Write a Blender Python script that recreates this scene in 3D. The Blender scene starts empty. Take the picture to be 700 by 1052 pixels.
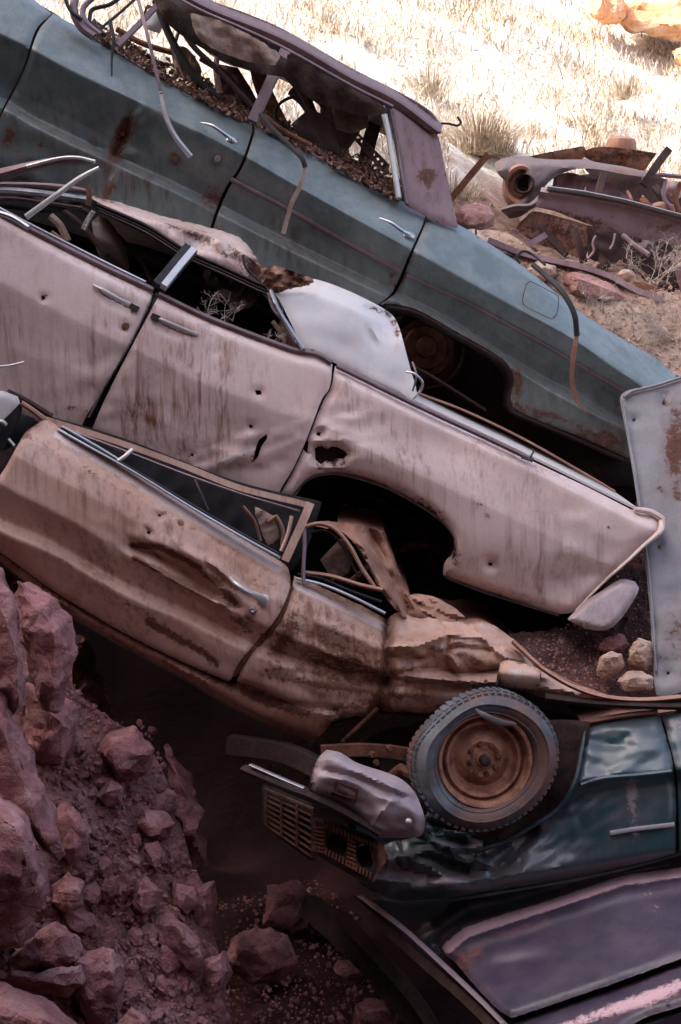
import bpy, bmesh, math, random
import numpy as np
from mathutils import Vector, Matrix, noise
from mathutils.geometry import delaunay_2d_cdt

random.seed(7); rng = np.random.default_rng(7)
scene = bpy.context.scene
COL = scene.collection

# ------------------------------------------------------------------ camera
F = 1600.0
PITCH = math.radians(4.0)
CAM = np.array([0.0, -7.0, 3.0])
FW = np.array([0.0, math.cos(PITCH), -math.sin(PITCH)])
UP = np.array([0.0, math.sin(PITCH), math.cos(PITCH)])
RT = np.array([1.0, 0.0, 0.0])

def P(px, py, d):
    px = np.asarray(px, float); py = np.asarray(py, float); d = np.asarray(d, float)
    return (CAM + d[..., None] * FW + ((px - 350) / F * d)[..., None] * RT + ((526 - py) / F * d)[..., None] * UP)

cam_d = bpy.data.cameras.new('camera'); cam = bpy.data.objects.new('camera', cam_d); COL.objects.link(cam)
cam_d.sensor_fit = 'VERTICAL'; cam_d.sensor_height = 36; cam_d.lens = F / 1052 * 36
cam_d.clip_end = 500; cam_d.clip_start = 0.1
cam.location = CAM; cam.rotation_euler = (math.pi / 2 - PITCH, 0, 0)
scene.camera = cam

# ------------------------------------------------------------------ object helpers
WPOS = {}
def thing(name, label, cat, loc, group=None):
    o = bpy.data.objects.new(name, None); COL.objects.link(o)
    o.empty_display_size = 0.2
    o.location = tuple(loc); WPOS[o.name] = np.array(loc, float)
    o['label'] = label; o['category'] = cat
    if group: o['group'] = group
    return o

def tag(o, label, cat, group=None):
    o['label'] = label; o['category'] = cat
    if group: o['group'] = group
    return o

def build(name, V, faces, mat, parent=None, attrs=None, sharp=38, smooth=True, uv=None):
    V = np.asarray(V, float)
    c = (V.max(0) + V.min(0)) / 2
    me = bpy.data.meshes.new(name)
    me.from_pydata((V - c).tolist(), [], [list(map(int, f)) for f in faces])
    me.validate()
    if smooth:
        me.polygons.foreach_set('use_smooth', [True] * len(me.polygons))
        if sharp: me.set_sharp_from_angle(angle=math.radians(sharp))
    if attrs:
        for k, a in attrs.items():
            at = me.attributes.new(k, 'FLOAT', 'POINT'); at.data.foreach_set('value', np.asarray(a, float))
    me.materials.append(mat)
    o = bpy.data.objects.new(name, me); COL.objects.link(o)
    base = np.zeros(3)
    if parent is not None:
        o.parent = parent; base = WPOS[parent.name]
    o.location = tuple(c - base); WPOS[o.name] = c
    return o

# ------------------------------------------------------------------ 2-D helpers
def arr(p): return np.array([(q[0], q[1]) for q in p], float)

def resample(pts, step, closed):
    out = []
    n = len(pts)
    for i in range(n if closed else n - 1):
        a = pts[i]; b = pts[(i + 1) % n]
        L = math.hypot(*(b - a)); k = max(1, int(round(L / step)))
        for j in range(k): out.append(a + (b - a) * j / k)
    if not closed: out.append(pts[-1])
    return np.array(out)

def spline(pts, closed=False, n=6, corner=48):
    """Catmull-Rom through pts (any dimension), corners kept"""
    p = np.asarray(pts, float); N = len(p)
    def ang(i):
        a = p[i] - p[(i - 1) % N]; b = p[(i + 1) % N] - p[i]
        la, lb = np.linalg.norm(a), np.linalg.norm(b)
        if la < 1e-9 or lb < 1e-9: return 180
        return math.degrees(math.acos(max(-1, min(1, float(a @ b) / la / lb))))
    cor = [ang(i) > corner if (closed or 0 < i < N - 1) else True for i in range(N)]
    out = []
    for i in range(N if closed else N - 1):
        p1 = p[i]; p2 = p[(i + 1) % N]
        p0 = p1 * 2 - p2 if cor[i] else p[(i - 1) % N]
        p3 = p2 * 2 - p1 if cor[(i + 1) % N] else p[(i + 2) % N]
        # limit the far handles so short/long neighbours do not overshoot
        l12 = np.linalg.norm(p2 - p1)
        m1 = (p2 - p0) / 2; m2 = (p3 - p1) / 2
        for m in (m1, m2):
            L = np.linalg.norm(m)
            if L > 1.2 * l12 and L > 0: m *= 1.2 * l12 / L
        for j in range(n):
            t = j / n
            out.append((2*t**3-3*t**2+1)*p1 + (t**3-2*t**2+t)*m1 + (-2*t**3+3*t**2)*p2 + (t**3-t**2)*m2)
    if not closed: out.append(p[-1])
    return np.array(out)

def inside(px, py, poly):
    x, y = poly[:, 0], poly[:, 1]; x2, y2 = np.roll(x, -1), np.roll(y, -1)
    c = np.zeros(len(px), bool)
    for i in range(len(x)):
        if y[i] == y2[i]: continue
        m = ((y[i] > py) != (y2[i] > py)) & (px < (x2[i] - x[i]) * (py - y[i]) / (y2[i] - y[i]) + x[i])
        c ^= m
    return c

def dist_seg(px, py, poly, closed=True):
    a = poly if closed else poly[:-1]; b = np.roll(poly, -1, 0) if closed else poly[1:]
    best = np.full(len(px), 1e9)
    for (ax, ay), (bx, by) in zip(a, b):
        dx, dy = bx - ax, by - ay; L = dx * dx + dy * dy + 1e-12
        t = np.clip(((px - ax) * dx + (py - ay) * dy) / L, 0, 1)
        best = np.minimum(best, np.hypot(px - ax - t * dx, py - ay - t * dy))
    return best

def wob(px, py, seed, wl=90):
    r = np.random.default_rng(seed); s = 0
    for k in range(7):
        a = r.uniform(0, 2 * np.pi); w = wl * r.uniform(.35, 1.3); ph = r.uniform(0, 6.28)
        s = s + np.sin((px * np.cos(a) + py * np.sin(a)) * 2 * np.pi / w + ph) * (w / wl)
    return s / 7

def blob(px, py, b):
    """b=(x,y,rx,ry,angle_deg,amp)"""
    x, y, rx, ry, a, k = b; a = math.radians(a)
    u = (px - x) * math.cos(a) + (py - y) * math.sin(a); v = -(px - x) * math.sin(a) + (py - y) * math.cos(a)
    return k * np.exp(-(u / rx) ** 2 - (v / ry) ** 2)

def crease(px, py, c):
    """c=(polyline, width_px, amp[, side]) V-shaped fold along a polyline"""
    d = dist_seg(px, py, arr(c[0]), False)
    return c[2] * np.exp(-(d / (c[1] * .62)) ** 2)

def crump(px, py, q):
    """q=(x,y,rx,ry,ang,amp,wl,seed): sharp random buckles inside an ellipse"""
    w = np.minimum(1, 1.6 * blob(px, py, (q[0], q[1], q[2], q[3], q[4], 1.0)))
    an = math.radians(q[4]); u = (px * math.cos(an) + py * math.sin(an)) / 2.6; v = -px * math.sin(an) + py * math.cos(an)
    a = wob(u, v, q[7], q[6]); b = wob(u + 40, v, q[7] + 50, q[6] * .8); c = wob(u, v, q[7] + 90, q[6] * .45)
    return q[5] * w * (np.abs(a) * 1.6 - np.abs(b) * 1.4 + .35 * np.abs(c))

def rsm(p):
    q = spline(arr(p), False, 8, 60)
    m = np.concatenate([[True], np.diff(q[:, 0]) > 1e-6]); return q[m]

class Surf:
    """depth field of a body side: rails (polyline, depth offset) from top to bottom"""
    def __init__(s, d0, rails, slope=0.0, dents=(), creases=(), wobble=.004, seed=1, blur=3, wl=110, k=1.0, crumple=()):
        s.crumple = list(crumple)
        s.d0 = d0; s.slope = slope; s.dents = list(dents); s.creases = list(creases); s.w = wobble; s.seed = seed; s.blur = blur; s.wl = wl
        s.r = [(rsm(p) if np.isscalar(z) else arr(p), z * k if np.isscalar(z) else [q * k for q in z]) for p, z in rails]
    def _e(s, px, py):
        ys = np.array([np.interp(px, p[:, 0], p[:, 1]) for p, z in s.r])
        zs = np.array([np.full(len(px), z) if np.isscalar(z) else np.interp(px, p[:, 0], z) for p, z in s.r])
        out = zs[0].copy()
        for i in range(len(s.r) - 1):
            h = np.maximum(ys[i + 1] - ys[i], 1e-3); t = np.clip((py - ys[i]) / h, 0, 1)
            m = py >= ys[i]
            out[m] = (zs[i] + (zs[i + 1] - zs[i]) * t)[m]
        return out
    def __call__(s, px, py):
        px = np.atleast_1d(np.asarray(px, float)); py = np.atleast_1d(np.asarray(py, float))
        o = sum(s._e(px, py + k) for k in np.linspace(-s.blur, s.blur, 5)) / 5
        o = o + s.d0 + s.slope * (px - 350)
        for b in s.dents: o = o + blob(px, py, b)
        for c in s.creases: o = o + crease(px, py, c)
        for q in s.crumple: o = o + crump(px, py, q)
        return o + s.w * wob(px, py, s.seed, s.wl)
    def off(s, dz):
        f = lambda x, y: s(x, y) + dz
        g = _Off(f, s); return g

class _Off:
    def __init__(s, f, src): s.f = f; s.src = src
    def __call__(s, x, y): return s.f(x, y)

def flat(d, sx=0, sy=0, w=.004, seed=3, wl=60, dents=(), creases=(), crumple=()):
    def f(px, py):
        px = np.atleast_1d(np.asarray(px, float)); py = np.atleast_1d(np.asarray(py, float))
        o = d + sx * (px - 350) + sy * (py - 526) + w * wob(px, py, seed, wl)
        for b in dents: o = o + blob(px, py, b)
        for c in creases: o = o + crease(px, py, c)
        for q in crumple: o = o + crump(px, py, q)
        return o
    return f

def grid2d(outline, holes, step, lines=()):
    bnd = [resample(outline, step, True)] + [resample(h, min(step, 3), True) for h in holes]
    V = np.vstack(bnd); E = []; k = 0
    for b in bnd:
        n = len(b); E += [(k + i, k + (i + 1) % n) for i in range(n)]; k += n
    x0, y0 = outline.min(0); x1, y1 = outline.max(0)
    gx, gy = [], []
    r = 0; y = y0
    while y < y1:
        xs = np.arange(x0 + (step / 2 if r % 2 else 0), x1, step); gx.append(xs); gy.append(np.full(len(xs), y)); y += step * .866; r += 1
    gx = np.concatenate(gx); gy = np.concatenate(gy)
    m = inside(gx, gy, outline)
    for h in holes: m &= ~inside(gx, gy, h)
    gx, gy = gx[m], gy[m]
    dm = np.full(len(gx), 1e9)
    for b in bnd: dm = np.minimum(dm, dist_seg(gx, gy, b))
    m = dm > step * .45
    gx, gy = gx[m], gy[m]; extra = []
    for L in lines:
        q = resample(L, step * .8, False); mm = inside(q[:, 0], q[:, 1], outline)
        for h in holes: mm &= ~inside(q[:, 0], q[:, 1], h)
        q = q[mm]
        if len(q) == 0: continue
        dq = np.full(len(q), 1e9)
        for b in bnd: dq = np.minimum(dq, dist_seg(q[:, 0], q[:, 1], b))
        q = q[dq > step * .4]
        for e in extra:
            if len(q) and len(e): q = q[np.min((q[:, None, 0] - e[None, :, 0]) ** 2 + (q[:, None, 1] - e[None, :, 1]) ** 2, 1) > 1.2]
        if len(q): extra.append(q)
    if extra:
        e = np.vstack(extra); keep = np.ones(len(gx), bool)
        for i in range(0, len(gx), 500):
            keep[i:i + 500] = np.min((gx[i:i + 500, None] - e[None, :, 0]) ** 2 + (gy[i:i + 500, None] - e[None, :, 1]) ** 2, 1) > (step * .6) ** 2
        gx, gy = np.concatenate([gx[keep], e[:, 0]]), np.concatenate([gy[keep], e[:, 1]])
    V = np.vstack([V, np.column_stack([gx, gy])])
    res = delaunay_2d_cdt([Vector(v) for v in V], E, [], 0, 1e-4)
    W = np.array([(v.x, v.y) for v in res[0]])
    T = np.array([t for t in res[2] if len(t) == 3])
    cen = W[T].mean(1)
    m = inside(cen[:, 0], cen[:, 1], outline)
    for h in holes: m &= ~inside(cen[:, 0], cen[:, 1], h)
    T = T[m]
    a, b, c = W[T[:, 0]], W[T[:, 1]], W[T[:, 2]]
    area = (b[:, 0] - a[:, 0]) * (c[:, 1] - a[:, 1]) - (b[:, 1] - a[:, 1]) * (c[:, 0] - a[:, 0])
    T = T[np.abs(area) > 1e-4]; area = area[np.abs(area) > 1e-4]
    T[area > 0] = T[area > 0][:, ::-1]          # face the camera (pixel y is down)
    used = np.unique(T); rm = np.full(len(W), -1); rm[used] = np.arange(len(used))
    W = W[used]; T = rm[T]
    d = np.full(len(W), 1e9)
    for bb in bnd: d = np.minimum(d, dist_seg(W[:, 0], W[:, 1], bb))
    return W, T, d

def boundary_edges(T):
    E = {}
    for t in T:
        for i in range(3):
            a, b = int(t[i]), int(t[(i + 1) % 3])
            if (b, a) in E: del E[(b, a)]
            else: E[(a, b)] = 1
    return list(E)

def panel(name, outline, surf, mat, parent=None, holes=(), th=.014, step=5, roll=.010, rollw=3, grow=.8, rust=(), dirt=(), pale=(), sm=True, edge_rust=.35, jag=0, sharp=42):
    o = arr(outline)
    if sm: o = spline(o, True, 5)
    if grow:
        o = resample(o, 4, True); sg = np.sign(np.sum(o[:, 0] * np.roll(o[:, 1], -1) - np.roll(o[:, 0], -1) * o[:, 1]))
        tn = np.roll(o, -1, 0) - np.roll(o, 1, 0); tn /= np.linalg.norm(tn, axis=1)[:, None] + 1e-9
        o = o + np.column_stack([tn[:, 1], -tn[:, 0]]) * sg * grow
    if jag:
        o = resample(o, 4, True); o = o + rng.normal(0, jag, o.shape)
    hs = [arr(h) for h in holes]
    lines = []; sf = surf.src if isinstance(surf, _Off) else surf
    if isinstance(sf, Surf) and step <= 5:
        for p, zz in sf.r[1:]: lines += [p, p + (0, -1.8), p + (0, 1.8)]
    W, T, d = grid2d(o, hs, step, lines)
    z = surf(W[:, 0], W[:, 1]) + roll * np.exp(-(d / rollw) ** 2)
    Fv = P(W[:, 0], W[:, 1], z); Bv = P(W[:, 0], W[:, 1], z + th)
    n = len(W)
    faces = T.tolist() + [[a + n, c + n, b + n] for a, b, c in T]
    faces += [[b, a, a + n, b + n] for a, b in boundary_edges(T)]
    at = {}
    for k, bl in (('rust', rust), ('dirt', dirt), ('pale', pale)):
        v = np.zeros(n)
        for b in bl:
            if len(b) == 6: v = v + blob(W[:, 0], W[:, 1], b)
            else: v = v + crease(W[:, 0], W[:, 1], b)
        if k == 'rust': v = v + edge_rust * np.exp(-d / 3.5)
        at[k] = np.concatenate([v, v])
    return build(name, np.vstack([Fv, Bv]), faces, mat, parent, at, sharp=sharp)

def sweep(pts3, rw, rd, sides=8, square=False, twist=0):
    """pts3 Nx3 world points, rw half width across, rd half thickness; returns V, faces"""
    p = np.asarray(pts3, float); n = len(p)
    t = np.gradient(p, axis=0); t /= np.linalg.norm(t, axis=1)[:, None] + 1e-12
    rw = np.broadcast_to(rw, (n,)); rd = np.broadcast_to(rd, (n,))
    ref = FW.copy()
    V = []
    for i in range(n):
        r = ref - t[i] * (ref @ t[i])
        if np.linalg.norm(r) < .15:
            r = UP - t[i] * (UP @ t[i])
        n2 = r / np.linalg.norm(r); n1 = np.cross(t[i], n2)
        if square: an = [math.pi / 4 + k * math.pi / 2 for k in range(4)]; m = math.sqrt(2)
        else: an = [k * 2 * math.pi / sides for k in range(sides)]; m = 1
        for a in an:
            a2 = a + (twist * i / max(1, n - 1))
            V.append(p[i] + n1 * math.cos(a2) * rw[i] * m + n2 * math.sin(a2) * rd[i] * m)
    k = 4 if square else sides; fs = []
    for i in range(n - 1):
        for j in range(k):
            a = i * k + j; b = i * k + (j + 1) % k
            fs.append([a, b, b + k, a + k])
    fs.append(list(range(k))[::-1]); fs.append([(n - 1) * k + j for j in range(k)])
    return np.array(V), fs

def bar(name, pts, w, mat, parent=None, d=None, th=None, square=False, curve=True, off=0, seg=6, sides=8, taper=None, **kw):
    """pts: (px,py) or (px,py,d); w: half width px; d: depth number or surf"""
    q = []
    for p in pts:
        if len(p) == 3: q.append(p)
        else:
            dd = float(d(p[0], p[1])[0]) if callable(d) else d
            q.append((p[0], p[1], dd))
    q = np.array(q, float)
    if curve and len(q) > 2: q = spline(q, False, seg, 60)
    else: q = np.vstack([np.linspace(q[i], q[i + 1], 5)[:-1] for i in range(len(q) - 1)] + [q[-1:]])
    if callable(d) and len(pts[0]) == 2: q[:, 2] = d(q[:, 0], q[:, 1])
    q[:, 2] += off
    p3 = P(q[:, 0], q[:, 1], q[:, 2])
    rw = w * q[:, 2] / F
    if taper is not None: rw = rw * np.interp(np.linspace(0, 1, len(rw)), np.linspace(0, 1, len(taper)), taper)
    rd = rw if th is None else np.full(len(rw), th)
    V, f = sweep(p3, rw, rd, sides, square, **kw)
    return build(name, V, f, mat, parent, sharp=40)

def merge(lst):
    V = []; Fc = []; k = 0
    for v, f in lst:
        V.append(v); Fc += [[i + k for i in q] for q in f]; k += len(v)
    return np.vstack(V), Fc

def skirt(name, line, surf, mat, parent, depth=1.5, dz=0, off=.02, th=.012, n=6, drop=0):
    """a surface that runs from a line of the near side to the far side of a car"""
    l = resample(spline(arr(line), False, 4), 8, False)
    z = surf(l[:, 0], l[:, 1]) + off
    A = P(l[:, 0], l[:, 1], z); rows = []
    for k in range(n + 1):
        t = k / n
        rows.append(A + np.array([0, depth * t, dz * t + drop * math.sin(math.pi * t)]))
    m = len(l); V = np.vstack(rows + [r - np.array([0, 0, th]) for r in rows])
    f = []; N = m * (n + 1)
    for i in range(n):
        for j in range(m - 1):
            a = i * m + j
            f.append([a, a + 1, a + m + 1, a + m]); f.append([a + N, a + m + N, a + m + 1 + N, a + 1 + N])
    for i in range(n):
        a = i * m; f.append([a, a + m, a + m + N, a + N]); a = i * m + m - 1; f.append([a, a + N, a + m + N, a + m])
    for j in range(m - 1):
        f.append([j, j + N, j + 1 + N, j + 1]); a = n * m + j; f.append([a, a + 1, a + 1 + N, a + N])
    return build(name, V, f, mat, parent)

def lathe(profile, c, axis, n=48, up=(0, 0, 1), sx=1.0, warp=None):
    """profile (r, a) with a measured towards the viewer along axis"""
    ax = np.array(axis, float); ax /= np.linalg.norm(ax)
    u = np.cross(np.array(up, float), ax); u /= np.linalg.norm(u); v = np.cross(ax, u)
    V = []
    for i in range(n):
        t = 2 * math.pi * i / n; k = warp(t) if warp else 1
        for r, a in profile: V.append(np.array(c) + (u * math.cos(t) * sx + v * math.sin(t)) * r * k + ax * a)
    m = len(profile); f = []
    for i in range(n):
        for j in range(m - 1):
            a = i * m + j; b = ((i + 1) % n) * m + j
            f.append([a, b, b + 1, a + 1])
    return np.array(V), f

def boxv(c, ax, hs):
    """box with centre c, axes ax (3 unit vectors) and half sizes hs"""
    V = []
    for i in (-1, 1):
        for j in (-1, 1):
            for k in (-1, 1): V.append(np.array(c) + ax[0] * i * hs[0] + ax[1] * j * hs[1] + ax[2] * k * hs[2])
    f = [[0, 1, 3, 2], [4, 6, 7, 5], [0, 4, 5, 1], [2, 3, 7, 6], [0, 2, 6, 4], [1, 5, 7, 3]]
    return np.array(V), f

# ------------------------------------------------------------------ materials
def newmat(name):
    m = bpy.data.materials.new(name); m.use_nodes = True; nt = m.node_tree
    b = nt.nodes['Principled BSDF']; return m, nt, b

def ramp(nt, fac, stops):
    r = nt.nodes.new('ShaderNodeValToRGB'); el = r.color_ramp.elements
    while len(el) < len(stops): el.new(.5)
    for e, (p, c) in zip(el, stops):
        e.position = p; e.color = (c if len(c) == 4 else (*c, 1)) if hasattr(c, '__len__') else (c, c, c, 1)
    nt.links.new(fac, r.inputs[0]); return r.outputs[0]

def nz(nt, vec, scale, detail=4, rough=.6, dist=0):
    n = nt.nodes.new('ShaderNodeTexNoise'); n.inputs['Scale'].default_value = scale; n.inputs['Detail'].default_value = detail
    n.inputs['Roughness'].default_value = rough; n.inputs['Distortion'].default_value = dist
    nt.links.new(vec, n.inputs['Vector']); return n.outputs['Fac']

def mth(nt, op, a, b=None, clamp=False):
    n = nt.nodes.new('ShaderNodeMath'); n.operation = op; n.use_clamp = clamp
    for i, v in enumerate((a, b)):
        if v is None: continue
        if isinstance(v, (int, float)): n.inputs[i].default_value = v
        else: nt.links.new(v, n.inputs[i])
    return n.outputs[0]

def mixc(nt, fac, a, b, mode='MIX'):
    n = nt.nodes.new('ShaderNodeMix'); n.data_type = 'RGBA'; n.blend_type = mode
    for i, v in ((0, fac), (6, a), (7, b)):
        if isinstance(v, (int, float)): n.inputs[i].default_value = v
        elif isinstance(v, tuple): n.inputs[i].default_value = (*v, 1)
        else: nt.links.new(v, n.inputs[i])
    return n.outputs[2]

def pos(nt, sc=(1, 1, 1)):
    g = nt.nodes.new('ShaderNodeNewGeometry'); m = nt.nodes.new('ShaderNodeMapping'); m.inputs['Scale'].default_value = sc
    nt.links.new(g.outputs['Position'], m.inputs['Vector']); return m.outputs[0]

def attr(nt, name):
    a = nt.nodes.new('ShaderNodeAttribute'); a.attribute_name = name; return a.outputs['Fac']

def bump(nt, b, h, strength=.3, dist=.01):
    n = nt.nodes.new('ShaderNodeBump'); n.inputs['Strength'].default_value = strength; n.inputs['Distance'].default_value = dist
    nt.links.new(h, n.inputs['Height']); nt.links.new(n.outputs[0], b.inputs['Normal'])

def paint(name, c1, c2, rust_thr=.70, streak=.5, speck=.5, rough=.42, rustc=((.030, .013, .010), (.145, .055, .030)), under=(.5, .48, .48), dust=.25,
          dustc=(.36, .22, .18), streakc=(.16, .07, .05), metallic=0, spec=.5, patina=.5, coat=0.0):
    m, nt, b = newmat(name)
    p = pos(nt)
    big = nz(nt, p, 2.3, 5, .6); mid = nz(nt, p, 9, 6, .65); fine = nz(nt, p, 55, 5, .7); xf = nz(nt, p, 190, 3, .6)
    md2 = nz(nt, p, 24, 8, .78, .1)
    col = mixc(nt, ramp(nt, big, [(.35, 0), (.65, 1)]), c1, c2)
    # mottled patina
    col = mixc(nt, mth(nt, 'MULTIPLY', ramp(nt, mid, [(.42, 0), (.7, 1)]), patina), col, mixc(nt, .55, col, under))
    col = mixc(nt, mth(nt, 'MULTIPLY', ramp(nt, fine, [(.35, 1), (.55, 0)]), .22 * patina + .05), col, mixc(nt, .6, col, streakc))
    # vertical run marks
    ps = pos(nt, (26, 26, 1.1)); st = nz(nt, ps, 1.0, 5, .62); ps2 = pos(nt, (75, 75, 3.0)); st2 = nz(nt, ps2, 1.0, 4, .6)
    sm = ramp(nt, mth(nt, 'ADD', mth(nt, 'MULTIPLY', st, .68), mth(nt, 'MULTIPLY', st2, .34)), [(.50, 0), (.68, 1)])
    area = ramp(nt, nz(nt, p, 3.1, 3, .5), [(.40, .12), (.62, 1)])
    d = attr(nt, 'dirt')
    sm = mth(nt, 'MULTIPLY', sm, mth(nt, 'ADD', mth(nt, 'MULTIPLY', area, streak), mth(nt, 'MULTIPLY', d, .9)), True)
    col = mixc(nt, sm, col, streakc)
    wash = mth(nt, 'MULTIPLY', d, mth(nt, 'MULTIPLY', ramp(nt, mth(nt, 'ADD', mth(nt, 'MULTIPLY', st, .5), mth(nt, 'MULTIPLY', mid, .5)), [(.36, .15), (.62, 1)]), .62), True)
    col = mixc(nt, wash, col, mixc(nt, .5, rustc[1], streakc))
    # chalky pale marks from the attribute
    pa = attr(nt, 'pale')
    pm = ramp(nt, mth(nt, 'ADD', mth(nt, 'MULTIPLY', mth(nt, 'MINIMUM', pa, 1.3), .30), mth(nt, 'ADD', mth(nt, 'MULTIPLY', md2, .5), mth(nt, 'MULTIPLY', fine, .35))), [(.60, 0), (.70, 1)])
    pm = mth(nt, 'MULTIPLY', pm, mth(nt, 'MINIMUM', mth(nt, 'MULTIPLY', pa, 4), 1.0))
    col = mixc(nt, pm, col, under)
    # rust
    r = attr(nt, 'rust')
    rn = mth(nt, 'ADD', mth(nt, 'MULTIPLY', md2, .62), mth(nt, 'MULTIPLY', fine, .38))
    rn = mth(nt, 'ADD', rn, mth(nt, 'MULTIPLY', r, .30))
    rm = ramp(nt, rn, [(rust_thr - .05, 0), (rust_thr + .03, 1)])
    halo = ramp(nt, rn, [(rust_thr - .17, 0), (rust_thr, 1)])
    rc = mixc(nt, ramp(nt, fine, [(.3, 0), (.7, 1)]), rustc[0], rustc[1])
    col = mixc(nt, mth(nt, 'MULTIPLY', halo, .55), col, mixc(nt, .5, col, rustc[1]))
    col = mixc(nt, rm, col, rc)
    # specks
    v = nt.nodes.new('ShaderNodeTexVoronoi'); v.inputs['Scale'].default_value = 26; v.inputs['Randomness'].default_value = 1
    nt.links.new(p, v.inputs['Vector'])
    vm = ramp(nt, v.outputs['Distance'], [(.035, 1), (.075, 0)])
    vm = mth(nt, 'MULTIPLY', vm, ramp(nt, nz(nt, p, 5, 2, .5), [(.5, 0), (.6, 1)]))
    xs = ramp(nt, xf, [(.68, 0), (.74, 1)])
    vm = mth(nt, 'MULTIPLY', mth(nt, 'MAXIMUM', vm, mth(nt, 'MULTIPLY', xs, .7)), speck)
    col = mixc(nt, vm, col, rustc[0])
    # settled dust on what faces up
    g = nt.nodes.new('ShaderNodeNewGeometry'); sx = nt.nodes.new('ShaderNodeSeparateXYZ'); nt.links.new(g.outputs['Normal'], sx.inputs[0])
    du = mth(nt, 'MULTIPLY', ramp(nt, mth(nt, 'ADD', sx.outputs[2], mth(nt, 'MULTIPLY', mth(nt, 'SUBTRACT', mid, .5), 1.0)), [(.12, 0), (.85, 1)]), dust)
    col = mixc(nt, du, col, dustc)
    nt.links.new(col, b.inputs['Base Color'])
    ro = mixc(nt, mth(nt, 'MAXIMUM', rm, du), mixc(nt, mid, (rough - .1,) * 3, (rough + .18,) * 3), (.9,) * 3)
    nt.links.new(ro, b.inputs['Roughness'])
    b.inputs['Metallic'].default_value = metallic; b.inputs['Specular IOR Level'].default_value = spec
    if coat: b.inputs['Coat Weight'].default_value = coat; b.inputs['Coat Roughness'].default_value = .25
    h = mth(nt, 'ADD', mth(nt, 'MULTIPLY', rm, mth(nt, 'ADD', fine, -.9)), mth(nt, 'MULTIPLY', fine, .18))
    h = mth(nt, 'ADD', h, mth(nt, 'MULTIPLY', big, 1.2)); h = mth(nt, 'ADD', h, mth(nt, 'MULTIPLY', md2, .35)); h = mth(nt, 'ADD', h, mth(nt, 'MULTIPLY', xf, .08))
    bump(nt, b, h, .55, .006)
    return m

def simple(name, c1, c2, scale=8, rough=.8, metal=0, bs=.4, bd=.01, spec=.4, det=6):
    m, nt, b = newmat(name); p = pos(nt)
    n = nz(nt, p, scale, det, .65); f = nz(nt, p, scale * 7, 4, .6)
    t = mth(nt, 'ADD', mth(nt, 'MULTIPLY', n, .65), mth(nt, 'MULTIPLY', f, .35))
    nt.links.new(mixc(nt, ramp(nt, t, [(.38, 0), (.62, 1)]), c1, c2), b.inputs['Base Color'])
    b.inputs['Roughness'].default_value = rough; b.inputs['Metallic'].default_value = metal; b.inputs['Specular IOR Level'].default_value = spec
    bump(nt, b, t, bs, bd); return m

def rockmat(name, c1, c2, c3, scale=3.0, bd=.03, dust=.0):
    m, nt, b = newmat(name); p = pos(nt)
    n = nz(nt, p, scale, 8, .62, .4); f = nz(nt, p, scale * 9, 6, .7); l = nz(nt, pos(nt, (1.5, 1.5, 7)), 1.6, 5, .6, .5)
    col = mixc(nt, ramp(nt, n, [(.36, 0), (.64, 1)]), c1, c2)
    col = mixc(nt, mth(nt, 'MULTIPLY', ramp(nt, mth(nt, 'MULTIPLY', mth(nt, 'ADD', f, l), .5), [(.48, 0), (.62, 1)]), .65), col, c3)
    col = mixc(nt, mth(nt, 'MULTIPLY', ramp(nt, f, [(.30, 1), (.44, 0)]), .6), col, tuple(x * .35 for x in c1))
    nt.links.new(col, b.inputs['Base Color']); b.inputs['Roughness'].default_value = .93; b.inputs['Specular IOR Level'].default_value = .25
    v = nt.nodes.new('ShaderNodeTexVoronoi'); v.feature = 'DISTANCE_TO_EDGE'; v.inputs['Scale'].default_value = scale * 2.2; nt.links.new(p, v.inputs['Vector'])
    crack = ramp(nt, v.outputs['Distance'], [(0, 0), (.05, 1)])
    h = mth(nt, 'ADD', mth(nt, 'MULTIPLY', f, .7), mth(nt, 'MULTIPLY', n, 1.2)); h = mth(nt, 'ADD', h, mth(nt, 'MULTIPLY', crack, .12))
    bump(nt, b, h, .8, bd); return m

M = {}
M['teal'] = paint('faded_teal_paint', (.080, .116, .114), (.126, .163, .159), .70, .55, .9, .36, under=(.36, .42, .42), dust=.12, dustc=(.33, .30, .29), streakc=(.05, .045, .035), patina=.42, coat=.2)
M['pink'] = paint('sun_faded_pink_paint', (.62, .46, .415), (.72, .58, .54), .735, .75, .75, .34, under=(.80, .74, .73), dust=.12, streakc=(.24, .10, .065), patina=.3, coat=.15)
M['white'] = paint('chalky_white_roof_paint', (.60, .57, .565), (.68, .65, .635), .76, .12, .6, .5, under=(.8, .78, .77), dust=.12, streakc=(.35, .25, .2), patina=.2)
M['tan'] = paint('rust_stained_tan_paint', (.53, .30, .21), (.66, .44, .345), .67, .60, 1.0, .42, rustc=((.045, .018, .011), (.25, .10, .05)), under=(.70, .60, .58), dust=.3, dustc=(.40, .24, .18), streakc=(.17, .07, .04), patina=.6)
M['brownrust'] = paint('brown_rusted_paint', (.20, .080, .045), (.37, .165, .095), .62, .7, 1.0, .6, under=(.50, .34, .27), dust=.5, dustc=(.36, .2, .15), streakc=(.08, .03, .02), patina=.7)
M['darkteal'] = paint('dark_green_blue_paint', (.013, .052, .066), (.028, .092, .110), .69, .35, .8, .34, rustc=((.03, .014, .014), (.14, .06, .055)), under=(.30, .26, .28), dust=.28, dustc=(.22, .14, .14), streakc=(.10, .075, .08), patina=.22, coat=.6)
M['purple'] = paint('dark_purple_paint', (.016, .014, .034), (.036, .024, .055), .70, .35, .9, .42, rustc=((.06, .02, .022), (.26, .09, .085)), under=(.66, .42, .44), dust=.05, dustc=(.32, .2, .2), streakc=(.06, .04, .06), patina=.10, coat=.25)
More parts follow.
